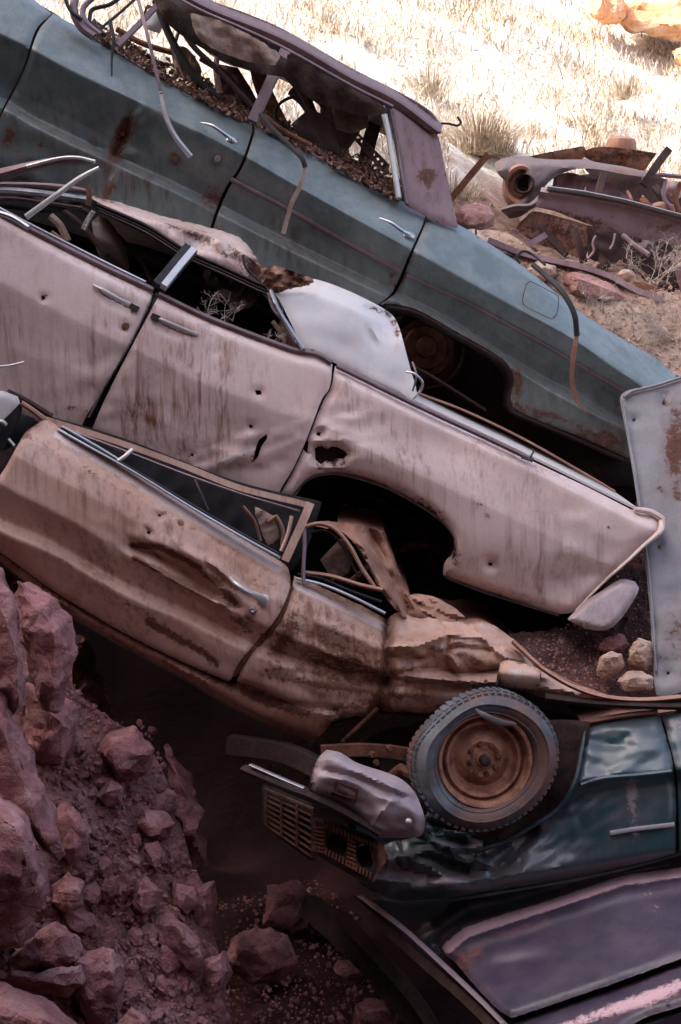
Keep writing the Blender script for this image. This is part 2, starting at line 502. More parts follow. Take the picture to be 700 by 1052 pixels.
M['roof'] = paint('oxidised_purple_brown_roof', (.075, .040, .042), (.13, .068, .068), .70, .3, .6, .5, under=(.25, .2, .22), dust=.3, dustc=(.26, .17, .16), streakc=(.05, .02, .02), patina=.6)
M['mauve'] = paint('mauve_oxidised_metal', (.165, .10, .125), (.245, .165, .19), .66, .5, .8, .5, under=(.36, .28, .31), dust=.4, dustc=(.34, .24, .22), streakc=(.08, .03, .03), patina=.6)
M['darkfender'] = paint('dusty_dark_fender_paint', (.040, .030, .034), (.080, .055, .060), .68, .4, .8, .5, under=(.28, .22, .23), dust=.35, dustc=(.28, .19, .16), streakc=(.05, .03, .03), patina=.6)
M['greyblue'] = paint('blue_grey_primer', (.155, .155, .175), (.235, .232, .25), .73, .15, 1.0, .5, under=(.36, .36, .4), dust=.1, streakc=(.12, .08, .08), patina=.5)
M['bumper'] = paint('scuffed_mauve_chrome', (.32, .255, .27), (.46, .385, .40), .72, .2, .8, .32, under=(.5, .44, .46), dust=.35, dustc=(.30, .2, .2), streakc=(.12, .07, .07), metallic=.15, patina=.7)
M['chrome'] = paint('weathered_chrome', (.40, .41, .43), (.55, .56, .58), .78, .3, .8, .24, under=(.7, .7, .7), dust=.2, streakc=(.12, .07, .06), metallic=.85, patina=.2)
M['alu'] = paint('scratched_aluminium', (.45, .44, .44), (.62, .61, .60), .85, .1, .2, .35, under=(.8, .8, .8), dust=.05, streakc=(.3, .25, .22), metallic=.4, patina=.2)
M['trim'] = paint('dull_maroon_trim', (.11, .065, .075), (.20, .13, .145), .74, .2, .4, .35, under=(.35, .28, .3), dust=.2, streakc=(.05, .03, .03), metallic=.3, patina=.5)
M['rust'] = simple('heavy_rust', (.055, .020, .014), (.21, .085, .048), 9, .9, 0, .6, .012)
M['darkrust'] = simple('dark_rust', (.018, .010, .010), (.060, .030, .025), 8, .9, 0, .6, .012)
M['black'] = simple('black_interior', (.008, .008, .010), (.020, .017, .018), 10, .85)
M['rubber'] = simple('cracked_black_rubber', (.012, .012, .014), (.035, .032, .035), 20, .7, 0, .3, .004)
M['cloth'] = simple('rotten_tan_headlining', (.20, .13, .10), (.38, .28, .23), 6, .95, 0, .8, .02)
M['darkcloth'] = simple('rotten_dark_headlining', (.035, .022, .020), (.10, .065, .055), 7, .95, 0, .8, .02)
M['vinyl'] = simple('cracked_brown_vinyl', (.030, .018, .018), (.075, .045, .042), 11, .55, 0, .4, .006)
M['litter'] = simple('dead_leaf_litter', (.030, .014, .011), (.34, .20, .145), 46, .95, 0, .5, .01)
M['rock'] = rockmat('red_sandstone', (.21, .080, .078), (.38, .168, .160), (.46, .27, .265), 2.6, .05)
M['rock2'] = rockmat('pale_red_sandstone', (.26, .12, .105), (.42, .23, .20), (.48, .32, .30), 4, .02)
M['tanrock'] = rockmat('tan_sandstone', (.34, .21, .16), (.52, .36, .28), (.58, .44, .36), 4, .02)
M['orange'] = rockmat('orange_sandstone', (.60, .27, .12), (.78, .45, .26), (.82, .62, .48), .9, .08)
M['soil'] = rockmat('red_earth', (.15, .062, .055), (.27, .125, .115), (.32, .18, .17), 3, .02)
M['shadesoil'] = rockmat('shade_dark_earth', (.055, .024, .022), (.115, .055, .050), (.17, .10, .09), 5, .03)  # earth for the heap, its colour darkened to stand for shade
M['paleearth'] = rockmat('pale_brown_earth', (.22, .125, .095), (.40, .28, .21), (.50, .40, .33), 4, .03)
M['twig'] = simple('grey_dead_twig', (.30, .24, .20), (.58, .50, .44), 30, .9)
M['bluewheel'] = None

# tyre: black rubber with worn pale blue-grey powdery bloom
def tyremat():
    m, nt, b = newmat('perished_tyre_rubber'); p = pos(nt)
    n = nz(nt, p, 5, 6, .6); f = nz(nt, p, 60, 4, .7)
    col = mixc(nt, ramp(nt, n, [(.40, 0), (.56, 1)]), (.14, .075, .062), (.030, .055, .064))
    col = mixc(nt, ramp(nt, n, [(.50, 0), (.66, 1)]), col, (.15, .15, .175))
    col = mixc(nt, mth(nt, 'MULTIPLY', ramp(nt, f, [(.5, 0), (.7, 1)]), .4), col, (.22, .15, .14))
    nt.links.new(col, b.inputs['Base Color']); b.inputs['Roughness'].default_value = .62
    bump(nt, b, mth(nt, 'ADD', f, n), .4, .004); return m
M['tyre'] = tyremat()
def rimmat():
    m, nt, b = newmat('orange_rusted_rim'); p = pos(nt)
    n = nz(nt, p, 14, 6, .6); f = nz(nt, p, 90, 4, .7)
    col = mixc(nt, ramp(nt, n, [(.35, 0), (.65, 1)]), (.16, .060, .040), (.46, .225, .14))
    col = mixc(nt, mth(nt, 'MULTIPLY', ramp(nt, f, [(.5, 0), (.68, 1)]), .5), col, (.06, .03, .03))
    nt.links.new(col, b.inputs['Base Color']); b.inputs['Roughness'].default_value = .7; b.inputs['Metallic'].default_value = .15
    bump(nt, b, mth(nt, 'ADD', f, n), .5, .003); return m
M['rim'] = rimmat()
def groundmat():
    m, nt, b = newmat('dry_hillside_ground'); p = pos(nt)
    n = nz(nt, p, 1.1, 8, .65, .3); f = nz(nt, p, 13, 6, .7); g = nz(nt, p, 60, 4, .7)
    col = mixc(nt, ramp(nt, n, [(.38, 0), (.6, 1)]), (.46, .39, .31), (.66, .61, .55))
    col = mixc(nt, ramp(nt, f, [(.50, 0), (.68, 1)]), col, (.24, .15, .09))
    col = mixc(nt, mth(nt, 'MULTIPLY', ramp(nt, g, [(.5, 0), (.66, 1)]), .5), col, (.72, .68, .62))
    # low ravine earth is coloured near-black to stand for cave shade, floor dim red
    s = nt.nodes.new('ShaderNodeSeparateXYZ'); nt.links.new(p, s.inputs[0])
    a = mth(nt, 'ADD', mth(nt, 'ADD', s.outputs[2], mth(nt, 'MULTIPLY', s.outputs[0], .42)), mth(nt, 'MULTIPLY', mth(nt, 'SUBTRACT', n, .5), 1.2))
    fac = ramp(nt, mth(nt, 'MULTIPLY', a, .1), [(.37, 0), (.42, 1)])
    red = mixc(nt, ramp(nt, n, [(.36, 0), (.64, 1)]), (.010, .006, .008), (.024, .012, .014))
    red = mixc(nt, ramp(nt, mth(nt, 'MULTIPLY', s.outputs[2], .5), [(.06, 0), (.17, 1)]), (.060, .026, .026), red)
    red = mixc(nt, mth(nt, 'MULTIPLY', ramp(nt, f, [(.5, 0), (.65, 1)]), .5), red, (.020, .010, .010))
    vd = nt.nodes.new('ShaderNodeVectorMath'); vd.operation = 'DISTANCE'; nt.links.new(p, vd.inputs[0]); vd.inputs[1].default_value = (1.9, 2.6, 3.6)
    pe = ramp(nt, mth(nt, 'MULTIPLY', mth(nt, 'ADD', vd.outputs['Value'], mth(nt, 'MULTIPLY', n, 1.6)), .25), [(.60, 1), (.74, 0)])
    col = mixc(nt, pe, col, mixc(nt, ramp(nt, f, [(.4, 0), (.62, 1)]), (.24, .135, .10), (.42, .29, .22)))
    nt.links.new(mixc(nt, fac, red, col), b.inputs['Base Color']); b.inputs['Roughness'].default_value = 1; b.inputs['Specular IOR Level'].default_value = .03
    bump(nt, b, mth(nt, 'ADD', mth(nt, 'MULTIPLY', g, .4), f), .7, .03); return m
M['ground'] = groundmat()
def grassmat():
    m, nt, b = newmat('dry_straw_grass'); p = pos(nt)
    n = nz(nt, p, 1.3, 6, .65); f = nz(nt, p, 30, 3, .6)
    t = mth(nt, 'ADD', mth(nt, 'MULTIPLY', n, .5), mth(nt, 'MULTIPLY', f, .5))
    nt.links.new(ramp(nt, t, [(.38, (.20, .12, .06)), (.47, (.48, .37, .25)), (.60, (.80, .76, .70))]), b.inputs['Base Color'])
    b.inputs['Roughness'].default_value = .8; return m
M['grass'] = grassmat()

# ================================================================== TEAL SEDAN (top of the pile)
BELT = [(-60, -52), (31, -3), (86, 31), (171, 82), (256, 124), (320, 156), (416, 208), (472, 232), (546, 280), (593, 318), (640, 348), (693, 387), (760, 440)]
R1 = [(-60, 8), (0, 38), (31, 53), (69, 74), (147, 111), (240, 158), (310, 198), (425, 262), (515, 312), (585, 350), (650, 394), (760, 462)]
R2 = [(-60, 82), (7, 113), (34, 129), (86, 154), (137, 178), (192, 203), (300, 258), (400, 306), (464, 338), (527, 378), (600, 420), (700, 470)]
up = lambda L, k: [(x, y + k) for x, y in L]
teal = Surf(7.65, [(BELT, .15), (up(BELT, 8), .105), (up(R1, -4), .0), (up(R1, 3), .012), (up(R2, -26), .085), (up(R2, -9), .10), (R2, .055), (up(R2, 70), .12), (up(R2, 115), .2)],
            slope=.00012, wobble=.006, seed=5, k=1.6,
            dents=[(128, 140, 10, 26, 30, .035), (140, 122, 7, 16, 35, -.03), (120, 175, 14, 12, 20, .02), (216, 205, 16, 16, 0, .01), (175, 118, 22, 9, 28, .02), (600, 425, 50, 25, 25, -.03), (345, 230, 40, 14, 27, .012)],
            crumple=[(128, 140, 26, 34, 20, .02, 40, 7), (620, 440, 60, 30, 20, .015, 50, 9), (60, 170, 60, 20, 27, .012, 60, 11)], creases=[([(132, 122), (125, 142), (118, 160)], 5, .03), ([(118, 178), (112, 195), (110, 205)], 6, -.02)], blur=1.5)
T = thing('sedan', 'faded teal four door sedan with purple brown roof, resting topmost on the pile of wrecks', 'car', P(330, 560, 8.4))
tseam = dict(rust=[(128, 135, 9, 22, 25, 1.1), (118, 162, 8, 12, 20, .8), (9, 145, 7, 12, 20, .9), (42, 150, 6, 5, 0, .8), (218, 206, 14, 12, 0, .75)])
panel('front_fender', [(-40, -48), (31, -2), (52, 14), (36, 31), (22, 73), (-2, 120), (-12, 155), (-40, 150)], teal, M['teal'], T, rust=[(9, 145, 7, 12, 20, .9)], step=5)
panel('door', [(55, 15), (86, 32), (171, 83), (258, 125), (258, 136), (246, 170), (229, 197), (214, 240), (218, 262), (150, 240), (60, 196), (-30, 160), (-4, 130), (3, 117), (25, 74), (40, 33)],
      teal, M['teal'], T, step=4, sm=True, rust=[(128, 135, 9, 22, 25, 1.15), (118, 162, 8, 12, 20, .9), (42, 150, 6, 5, 0, .8), (216, 203, 15, 14, 0, .85), (10, 140, 8, 14, 20, .9), (20, 158, 9, 6, 0, .7), (112, 196, 8, 14, 30, .9), (168, 118, 20, 3, 27, .7), (150, 60, 5, 2, 0, .6)],
      dirt=[(60, 140, 90, 25, 27, .5), (180, 190, 40, 30, 27, .5), (100, 170, 60, 25, 27, .6)],
      holes=[[(124, 133), (129, 136), (128, 139), (123, 137)], [(178, 160), (184, 163), (182, 167), (177, 164)], [(221, 160), (225, 160), (227, 164), (224, 167), (220, 165)]])
panel('door', [(262, 127), (320, 157), (416, 209), (437, 219), (433, 232), (420, 261), (403, 299), (388, 312), (330, 300), (280, 285), (232, 268), (219, 243), (233, 200), (250, 172), (262, 138)],
      teal, M['teal'], T, step=4, rust=[(228, 235, 8, 16, 25, .5), (402, 285, 5, 14, 20, .6), (300, 230, 25, 4, 27, .3)], dirt=[(300, 250, 90, 22, 27, .6), (350, 285, 50, 14, 27, .5)])
panel('rear_quarter_panel', [(440, 218), (472, 232), (510, 256), (546, 281), (593, 319), (640, 349), (674, 369), (693, 386), (686, 410), (672, 440), (655, 475), (623, 460), (593, 447), (550, 430), (529, 420), (525, 409), (528, 388), (522, 373), (503, 359), (464, 337), (428, 317), (398, 311), (391, 313), (408, 300), (424, 262), (437, 232)],
      teal, M['teal'], T, step=4, rust=[(533, 395, 5, 22, 0, 1.0), (560, 425, 30, 6, 15, .85), (620, 450, 30, 12, 20, .8), (540, 330, 16, 8, 20, .35), (640, 420, 20, 25, 0, .45), (488, 341, 6, 3, 0, .7), (412, 285, 5, 12, 20, .6)],
      dirt=[(560, 400, 50, 30, 20, .5), (620, 440, 40, 20, 20, .6)], edge_rust=.5, roll=.02)
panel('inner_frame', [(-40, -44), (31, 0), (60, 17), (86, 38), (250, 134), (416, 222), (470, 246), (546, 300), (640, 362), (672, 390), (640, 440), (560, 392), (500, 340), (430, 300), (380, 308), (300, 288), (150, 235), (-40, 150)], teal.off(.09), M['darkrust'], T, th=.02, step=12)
# wheel arch cavity
arch = [(398, 313), (428, 319), (464, 339), (503, 361), (522, 375), (527, 390), (524, 409), (530, 422), (593, 449), (650, 474)]
skirt('wheel_housing', arch, teal, M['darkrust'], T, depth=.55, off=.016)
panel('wheel_housing', [(380, 300), (450, 310), (530, 350), (640, 430), (660, 500), (560, 490), (430, 440), (385, 400)], flat(8.35, w=.02), M['darkrust'], T, th=.03, step=12)
V, f = lathe([(0, .02), (.05, .03), (.06, .0), (.11, .0), (.12, -.03), (.15, -.03), (.16, -.12), (.19, -.12), (.2, -.05), (.215, -.05), (.215, -.2)], P(438, 357, 8.15), (.1, -1, .05), 40)
build('brake_drum', V, f, M['rust'], T)
# fuel door
fd = [(541, 292), (545, 289), (568, 301), (574, 306), (572, 322), (567, 328), (542, 316), (537, 309)]
panel('fuel_filler_flap', fd, teal.off(-.008), M['teal'], T, th=.006, step=4, roll=.006, rollw=2)
bar('flap_gap', fd + [fd[0]], .55, M['rubber'], T, d=teal, off=-.001, seg=3)
# trims, handles, locks
bar('trim_strip', [(237, 184), (300, 217), (350, 246), (412, 279)], 2.6, M['trim'], T, d=teal, off=-.004, th=.010)
bar('trim_strip', [(418, 283), (460, 302), (500, 322), (560, 355), (620, 390), (645, 404)], 2.0, M['trim'], T, d=teal, off=-.004, th=.010)
for a in ([(206, 126), (218, 129), (230, 137), (238, 143)], [(390, 224), (402, 229), (413, 237), (420, 241)]):
    h = bar('door_handle', [(a[0][0], a[0][1], 7.64), (a[1][0], a[1][1], 7.60), (a[2][0], a[2][1], 7.60), (a[3][0], a[3][1], 7.63)], 1.7, M['chrome'], T, curve=True, taper=[.5, 1, 1.2, 1.5])
    c = P(a[3][0], a[3][1] + 2, float(teal(a[3][0], a[3][1])[0]) - .012)
    V, f = lathe([(0, .022), (.012, .02), (.02, .012), (.026, 0), (.028, -.012)], c, (0, -1, .1), 20, sx=1.25); build('handle_escutcheon', V, f, M['chrome'], h)
for x, y in ((224, 163), (180, 163), (126, 136)):
    V, f = lathe([(0, .004), (.008, .006), (.017, .004), (.02, -.004)], P(x, y, float(teal(x, y)[0]) - .004), (0, -1, .1), 16)
    build('lock_barrel', V, f, M['rust'] if x < 200 else M['trim'], T)
# roof and pillars
rs = Surf(7.85, [([(150, -40), (208, -4), (292, 30), (360, 69), (408, 93), (454, 128), (480, 150)], .16), ([(150, -33), (208, 4), (292, 39), (360, 78), (408, 102), (452, 135)], .02), ([(150, -20), (204, 11), (292, 50), (360, 90), (408, 113), (450, 140)], .03)], wobble=.003, blur=2)
roofo = [(150, -38), (208, -3), (250, 13), (292, 31), (360, 70), (408, 94), (440, 113), (454, 129), (452, 137), (444, 136), (425, 122), (404, 108), (360, 86), (296, 50), (250, 28), (204, 8), (150, -22)]
rp = panel('roof', roofo, rs, M['roof'], T, th=.02, step=4, roll=.01)
skirt('roof_skin', [(150, -38), (208, -3), (250, 13), (292, 31), (360, 70), (408, 94), (440, 113), (452, 129)], lambda x, y: np.full(np.shape(np.atleast_1d(x)), 7.99), M['roof'], T, depth=1.15, off=.0, drop=.0, dz=-.03, n=6)
bar('drip_rail', [(150, -20), (204, 10), (250, 30), (296, 52), (360, 88), (404, 110)], 2.2, M['trim'], T, d=rs, off=-.02, th=.014)
bar('drip_rail', [(150, -12), (204, 17), (250, 37), (296, 59), (360, 95), (392, 113)], 1.8, M['black'], T, d=rs, off=.0, th=.02)
sail = [(398, 106), (420, 116), (447, 136), (456, 170), (468, 226), (470, 234), (450, 228), (418, 211), (408, 160)]
ss = Surf(7.74, [([(390, 100), (470, 142)], .12), ([(390, 210), (480, 246)], 0)], slope=.0006, wobble=.004, seed=9)
panel('roof_pillar', sail, ss, M['mauve'], T, step=4, rust=[(438, 181, 9, 8, 0, 1.2), (440, 190, 3, 14, 0, .7)], dirt=[(430, 170, 30, 50, 0, .8)])
bar('window_frame', [(393, 110), (399, 135), (404, 165), (410, 204)], 3.2, M['alu'], T, d=ss, off=-.01, th=.02)
bar('window_frame', [(400, 108), (407, 140), (412, 175), (418, 210)], 2.0, M['trim'], T, d=ss, off=-.01, th=.02)
bar('door_pillar', [(293, 53, 7.84), (277, 86, 7.80), (259, 125, 7.76)], 5.0, M['trim'], T, th=.018, square=True)
bar('door_pillar', [(296, 55, 7.85), (281, 86, 7.82), (263, 124, 7.78)], 1.8, M['alu'], T, th=.026, square=True)
bar('belt_moulding', [(86, 33), (171, 84), (256, 126)], 1.4, M['mauve'], T, d=teal, off=-.002, th=.01)
bar('belt_moulding', [(262, 128), (320, 158), (410, 207)], 1.4, M['mauve'], T, d=teal, off=-.002, th=.01)
# windscreen frame loops and loose bars at the front of the cabin
bar('windscreen_moulding', [(78, -8, 7.75), (76, 12, 7.72), (84, 28, 7.72), (97, 38, 7.72)], 4.5, M['trim'], T, th=.02)
bar('windscreen_moulding', [(100, -6, 7.8), (86, 8, 7.78), (88, 22, 7.76), (104, 36, 7.74)], 3.0, M['mauve'], T, th=.02)
bar('windscreen_moulding', [(126, -4, 7.8), (112, 5, 7.78), (95, 10, 7.78), (92, 22, 7.77), (108, 36, 7.74)], 2.2, M['rubber'], T, th=.015)
bar('windscreen_moulding', [(66, -6, 7.7), (72, 10, 7.7), (84, 20, 7.7)], 2.0, M['rubber'], T, th=.015)
bar('quarter_light_bar', [(170, -3, 7.8), (146, 22, 7.78), (121, 47, 7.72)], 2.6, M['mauve'], T, square=True)
bar('quarter_light_bar', [(140, -2, 7.85), (120, 16, 7.82), (101, 31, 7.76)], 1.6, M['rubber'], T)
# far side of the cabin
far = 9.0
bar('far_roof_rail', [(150, 10, far), (230, 42, far), (300, 74, far), (372, 112, far), (400, 126, far)], 6, M['darkrust'], T)
bar('far_pillar', [(388, 118, far), (380, 145, far), (372, 182, far)], 7, M['darkrust'], T, square=True)
bar('far_pillar', [(262, 60, far), (272, 95, far), (298, 150, far)], 8, M['rust'], T, square=True)
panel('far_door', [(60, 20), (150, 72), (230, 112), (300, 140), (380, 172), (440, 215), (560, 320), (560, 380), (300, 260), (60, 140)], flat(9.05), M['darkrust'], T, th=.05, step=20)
panel('parcel_shelf', [(330, 92), (350, 100), (372, 116), (378, 118), (360, 150), (340, 168), (310, 166), (328, 130)], flat(8.75, w=.03), M['darkcloth'], T, th=.03, step=6)
# headlining, seats, cabin wreckage
panel('headlining', [(196, 14), (226, 22), (262, 40), (288, 56), (283, 66), (264, 64), (240, 58), (214, 46), (202, 34)], flat(7.98, sy=.001, w=.03, wl=22, seed=4), M['cloth'], T, th=.01, step=3, jag=.4)
panel('headlining', [(204, 30), (232, 46), (264, 62), (280, 66), (262, 70), (236, 66), (210, 50)], flat(8.02, sy=-.002, w=.03, wl=18, seed=8), M['cloth'], T, th=.01, step=3)
panel('headlining', [(296, 56), (340, 80), (392, 108), (398, 116), (376, 118), (350, 112), (318, 100), (296, 78)], flat(8.2, sy=.003, w=.04, wl=40, seed=14), M['darkcloth'], T, th=.012, step=4)
panel('headlining', [(340, 106), (378, 116), (378, 130), (362, 136), (346, 132)], flat(8.45, w=.04, wl=25, seed=24), M['cloth'], T, th=.012, step=4)
panel('headlining', [(150, -20), (200, 10), (296, 62), (300, 80), (250, 70), (200, 44), (170, 20)], flat(8.6, sy=.002, w=.05, wl=40, seed=15), M['darkcloth'], T, th=.012, step=5)
for a, w, mt, dd in (([(160, 0), (176, 40), (200, 78), (232, 108)], 4, 'rubber', 8.1), ([(176, 6), (196, 44), (226, 74), (262, 112)], 3, 'darkrust', 8.0), ([(226, 48), (222, 70), (226, 96)], 3.0, 'cloth', 8.1),
                     ([(290, 70), (312, 96), (326, 130), (334, 160)], 5, 'darkrust', 8.4), ([(206, 60), (236, 80), (250, 112)], 3, 'vinyl', 8.3), ([(300, 92), (318, 112), (330, 150), (350, 164)], 6, 'vinyl', 8.5),
                     ([(120, 30), (150, 46), (200, 60)], 3, 'rust', 8.4), ([(186, 26), (180, 50), (190, 82)], 2, 'mauve', 8.2), ([(270, 118), (290, 134), (320, 150)], 3, 'rust', 7.9)):
    bar('seat_frame' if w > 3.5 else 'loose_rail', a, w, M[mt], T, d=dd)
panel('seat_back', [(176, 48), (192, 50), (206, 70), (204, 82), (190, 80), (180, 68)], flat(8.3, w=.04, wl=20, seed=33), M['cloth'], T, th=.05, step=4)
panel('seat_back', [(222, 66), (244, 70), (262, 100), (268, 124), (250, 118), (232, 100)], flat(8.4, w=.04, wl=20, seed=34), M['vinyl'], T, th=.06, step=4)
panel('seat_back', [(300, 128), (318, 112), (338, 124), (350, 158), (322, 156)], flat(8.2, w=.04, wl=30, seed=35), M['vinyl'], T, th=.08, step=4)
panel('windscreen_shard', [(152, 10), (160, 8), (168, 22), (164, 34), (148, 28)], flat(8.4, w=.01, wl=20), M['alu'], T, th=.006, step=4)
# steering wheel rim
c = P(308, 116, 8.45); V, f = sweep(np.array([c + .13 * (RT * math.cos(t) + UP * math.sin(t) * .8 + FW * .4 * math.sin(t)) for t in np.linspace(0, 5.4, 30)]), .009, .009); build('steering_wheel', V, f, M['rubber'], T)
# perforated belt rail in the far door window
def perforated():
    q = spline([(364, 137), (380, 154), (397, 173)], False, 12)
    hs = []
    for i in range(3, len(q) - 3, 3):
        x, y = q[i]; hs.append([(x - 1.6, y - .6), (x + .4, y - 1.6), (x + 1.6, y + .6), (x - .4, y + 1.6)])
    return panel('perforated_rail', [(362, 140), (367, 136), (400, 170), (398, 178), (393, 176)], flat(8.8, w=0), M['trim'], T, holes=hs, th=.01, step=4, sm=False)
perforated()
# tail: back wall of the car, deck, underside
skirt('boot_lid', [(470, 232), (510, 256), (546, 281), (593, 319), (640, 349), (692, 387)], teal, M['teal'], T, depth=1.5, off=.03, drop=.03)
skirt('tail_panel', [(693, 387), (686, 410), (672, 440), (655, 475)], teal, M['teal'], T, depth=1.5, off=.03)
skirt('floor_pan', [(-40, 205), (100, 245), (300, 325), (420, 372), (500, 420)], lambda x, y: np.full(np.shape(np.atleast_1d(x)), 7.95), M['darkrust'], T, depth=1.2, off=0)
skirt('bonnet', [(-60, -54), (20, -8)], teal, M['teal'], T, depth=1.5, off=.03, drop=.04)

# leaf litter lying along the sills inside the teal car
def litter(name, label, quads, n, mat, size=(.006, .02)):
    V = []; Fc = []
    for k in range(n):
        a = quads[rng.integers(len(quads))]; t = rng.random(); u = rng.random() ** 1.4
        x = a[0][0] + (a[1][0] - a[0][0]) * t; y = a[0][1] + (a[1][1] - a[0][1]) * t - u * a[2]
        d = a[3] + (a[4] - a[3]) * u + rng.normal(0, .03)
        c = P(x, y + rng.normal(0, 1.2), d); s = rng.uniform(*size)
        R = Matrix.Rotation(rng.uniform(0, 6.28), 3, Vector(rng.normal(size=3)).normalized())
        b = len(V); cu = rng.uniform(-.5, .5)
        for q in ((-1, -.5, 0), (0, -.75, cu), (1, 0, 0), (.2, .7, cu * .6), (-.8, .4, 0)): V.append(c + np.array(R @ Vector(q)) * s)
        Fc.append([b, b + 1, b + 2, b + 3, b + 4])
    o = build(name, V, Fc, mat, None, smooth=False); o['kind'] = 'stuff'; o['label'] = label; o['category'] = 'leaf litter'
    return o
litter('leaf_litter', 'heap of dead leaves and red earth along the window sills inside the teal sedan',
       [((95, 36), (171, 83), 16, 7.82, 8.7), ((171, 83), (256, 126), 24, 7.82, 8.8), ((200, 98), (250, 124), 18, 7.8, 8.4), ((262, 128), (320, 157), 20, 7.82, 8.8), ((320, 157), (412, 207), 24, 7.82, 8.8), ((340, 168), (408, 206), 16, 7.8, 8.6)], 5200, M['litter'])

# ================================================================== loose straps hanging on the teal sedan
S = bar('hanging_strap', [(140, -8, 7.68), (150, 30, 7.60), (158, 62, 7.58), (166, 97, 7.56)], 1.7, M['trim'], None, th=.005, square=True)
tag(S, 'thin strap hanging down over the teal front door, its lower end bare white', 'strap')
S2 = bar('bare_end', [(165, 94, 7.56), (170, 118, 7.56), (180, 140, 7.58), (196, 161, 7.60)], 1.8, M['alu'], S, th=.004, square=True, twist=1.2, taper=[1, 1, 1, 1.1, 1.3])
S = bar('rubber_seal', [(268, 117, 7.74), (280, 132, 7.68), (297, 149, 7.62), (310, 162, 7.58), (314, 172, 7.58)], 2.6, M['rubber'], None, th=.012)
tag(S, 'black rubber window seal draped over the sill of the teal rear door', 'seal')
bar('loose_end', [(314, 171, 7.58), (309, 190, 7.58), (300, 208, 7.60), (296, 222, 7.62), (291, 240, 7.63)], 2.3, M['cloth'], S, th=.005, square=True, taper=[.7, 1, 1, 1, 1])
S = bar('rubber_seal', [(548, 272, 7.78), (562, 284, 7.70), (578, 300, 7.60), (590, 322, 7.56), (593, 345, 7.58)], 3.0, M['rubber'], None, th=.012)
tag(S, 'black rubber seal looped over the teal rear quarter beside the fuel flap', 'seal')
bar('loose_end', [(593, 344, 7.58), (589, 366, 7.58), (588, 390, 7.60), (592, 410, 7.64), (604, 424, 7.68)], 2.1, M['brownrust'], S, th=.005, square=True, taper=[1, 1.2, 1, 1, .4])
S = bar('torn_trim', [(113, 22, 7.72), (117, 40, 7.70), (115, 60, 7.70), (115, 81, 7.69)], 1.4, M['rubber'], None, th=.006, taper=[1.6, 1.2, 1, .5])
tag(S, 'short dark ribbon of trim hanging from the front corner of the teal window opening', 'trim strip')

# ================================================================== PINK SEDAN
PB = [(-60, 188), (0, 219), (34, 237), (103, 272), (158, 299), (215, 326), (300, 358), (325, 364), (350, 377), (425, 415), (500, 450), (550, 474), (657, 526), (700, 545)]
pink = Surf(7.15, [(PB, .05), (up(PB, 12), .008), (up(PB, 70), -.015), (up(PB, 130), .02), (up(PB, 200), .09), (up(PB, 260), .22)], slope=-.0001, wobble=.008, seed=21, wl=150, k=1.3,
            dents=[(560, 470, 45, 14, 25, -.035), (455, 455, 50, 25, 20, .03), (270, 480, 30, 14, -10, .02), (235, 470, 30, 14, -20, -.018), (600, 590, 60, 22, -30, .05), (500, 560, 60, 30, 10, -.02), (30, 350, 60, 60, 0, .015), (121, 311, 15, 5, 26, .03), (178, 339, 15, 5, 22, .03), (380, 470, 50, 14, 20, -.02)],
            crumple=[(240, 475, 60, 22, -15, .022, 42, 22), (345, 455, 40, 40, 0, .012, 40, 23), (620, 560, 60, 50, 0, .012, 70, 24), (120, 400, 60, 50, 0, .010, 60, 25)],
            creases=[([(200, 482), (240, 470), (275, 455)], 9, -.014), ([(250, 462), (300, 450)], 5, .01), ([(215, 335), (224, 350), (222, 362)], 5, .01)])
K = thing('sedan', 'pink faded four door sedan with crushed roof, lying in the middle of the pile', 'car', P(330, 640, 7.9))
R_ = [(30, 263, 10, 4, 30, .5), (44, 306, 2.5, 2.5, 0, .9), (52, 302, 1.8, 1.8, 0, .9), (109, 333, 5, 14, -10, .5), (96, 372, 10, 6, 0, .5), (75, 420, 16, 4, 0, .8), (60, 295, 2, 2, 0, .6)]
panel('door', [(-40, 201), (0, 221), (34, 239), (103, 275), (152, 298), (157, 303), (149, 322), (132, 352), (110, 392), (90, 424), (82, 440), (60, 440), (0, 415), (-40, 400)], pink, M['pink'], K, step=4, rust=R_, dirt=[(60, 400, 60, 40, 0, .35), (98, 350, 14, 40, 0, .35)], edge_rust=.4,
      holes=[[(43, 304), (46, 304), (47, 307), (44, 308)], [(128, 332), (132, 334), (131, 338), (127, 337)]])
panel('door', [(164, 304), (215, 329), (260, 347), (300, 361), (325, 367), (341, 375), (338, 398), (330, 410), (314, 452), (300, 482), (288, 502), (280, 520), (180, 500), (96, 440), (108, 412), (128, 372), (147, 336)], pink, M['pink'], K, step=4,
      holes=[[(262, 401), (268, 401), (269, 405), (264, 406)], [(256, 436), (260, 437), (259, 440), (256, 439)], [(266, 452), (274, 446), (275, 450), (269, 458), (265, 470), (260, 474), (263, 460)], [(196, 466), (199, 466), (199, 469), (196, 468)]],
      rust=[(148, 305, 5, 4, 0, .8), (250, 470, 20, 20, 0, .4), (225, 362, 10, 2, 20, .5), (152, 390, 9, 50, 0, .35), (185, 470, 40, 14, 20, .35), (205, 435, 50, 30, 20, .25)],
      dirt=[(150, 400, 26, 60, 8, .9), (190, 400, 6, 40, 0, .6), (232, 430, 36, 45, 0, .8), (130, 440, 30, 30, 0, .5)], pale=[(235, 472, 34, 6, -22, .9), (275, 448, 14, 5, 0, .6)], edge_rust=.4)
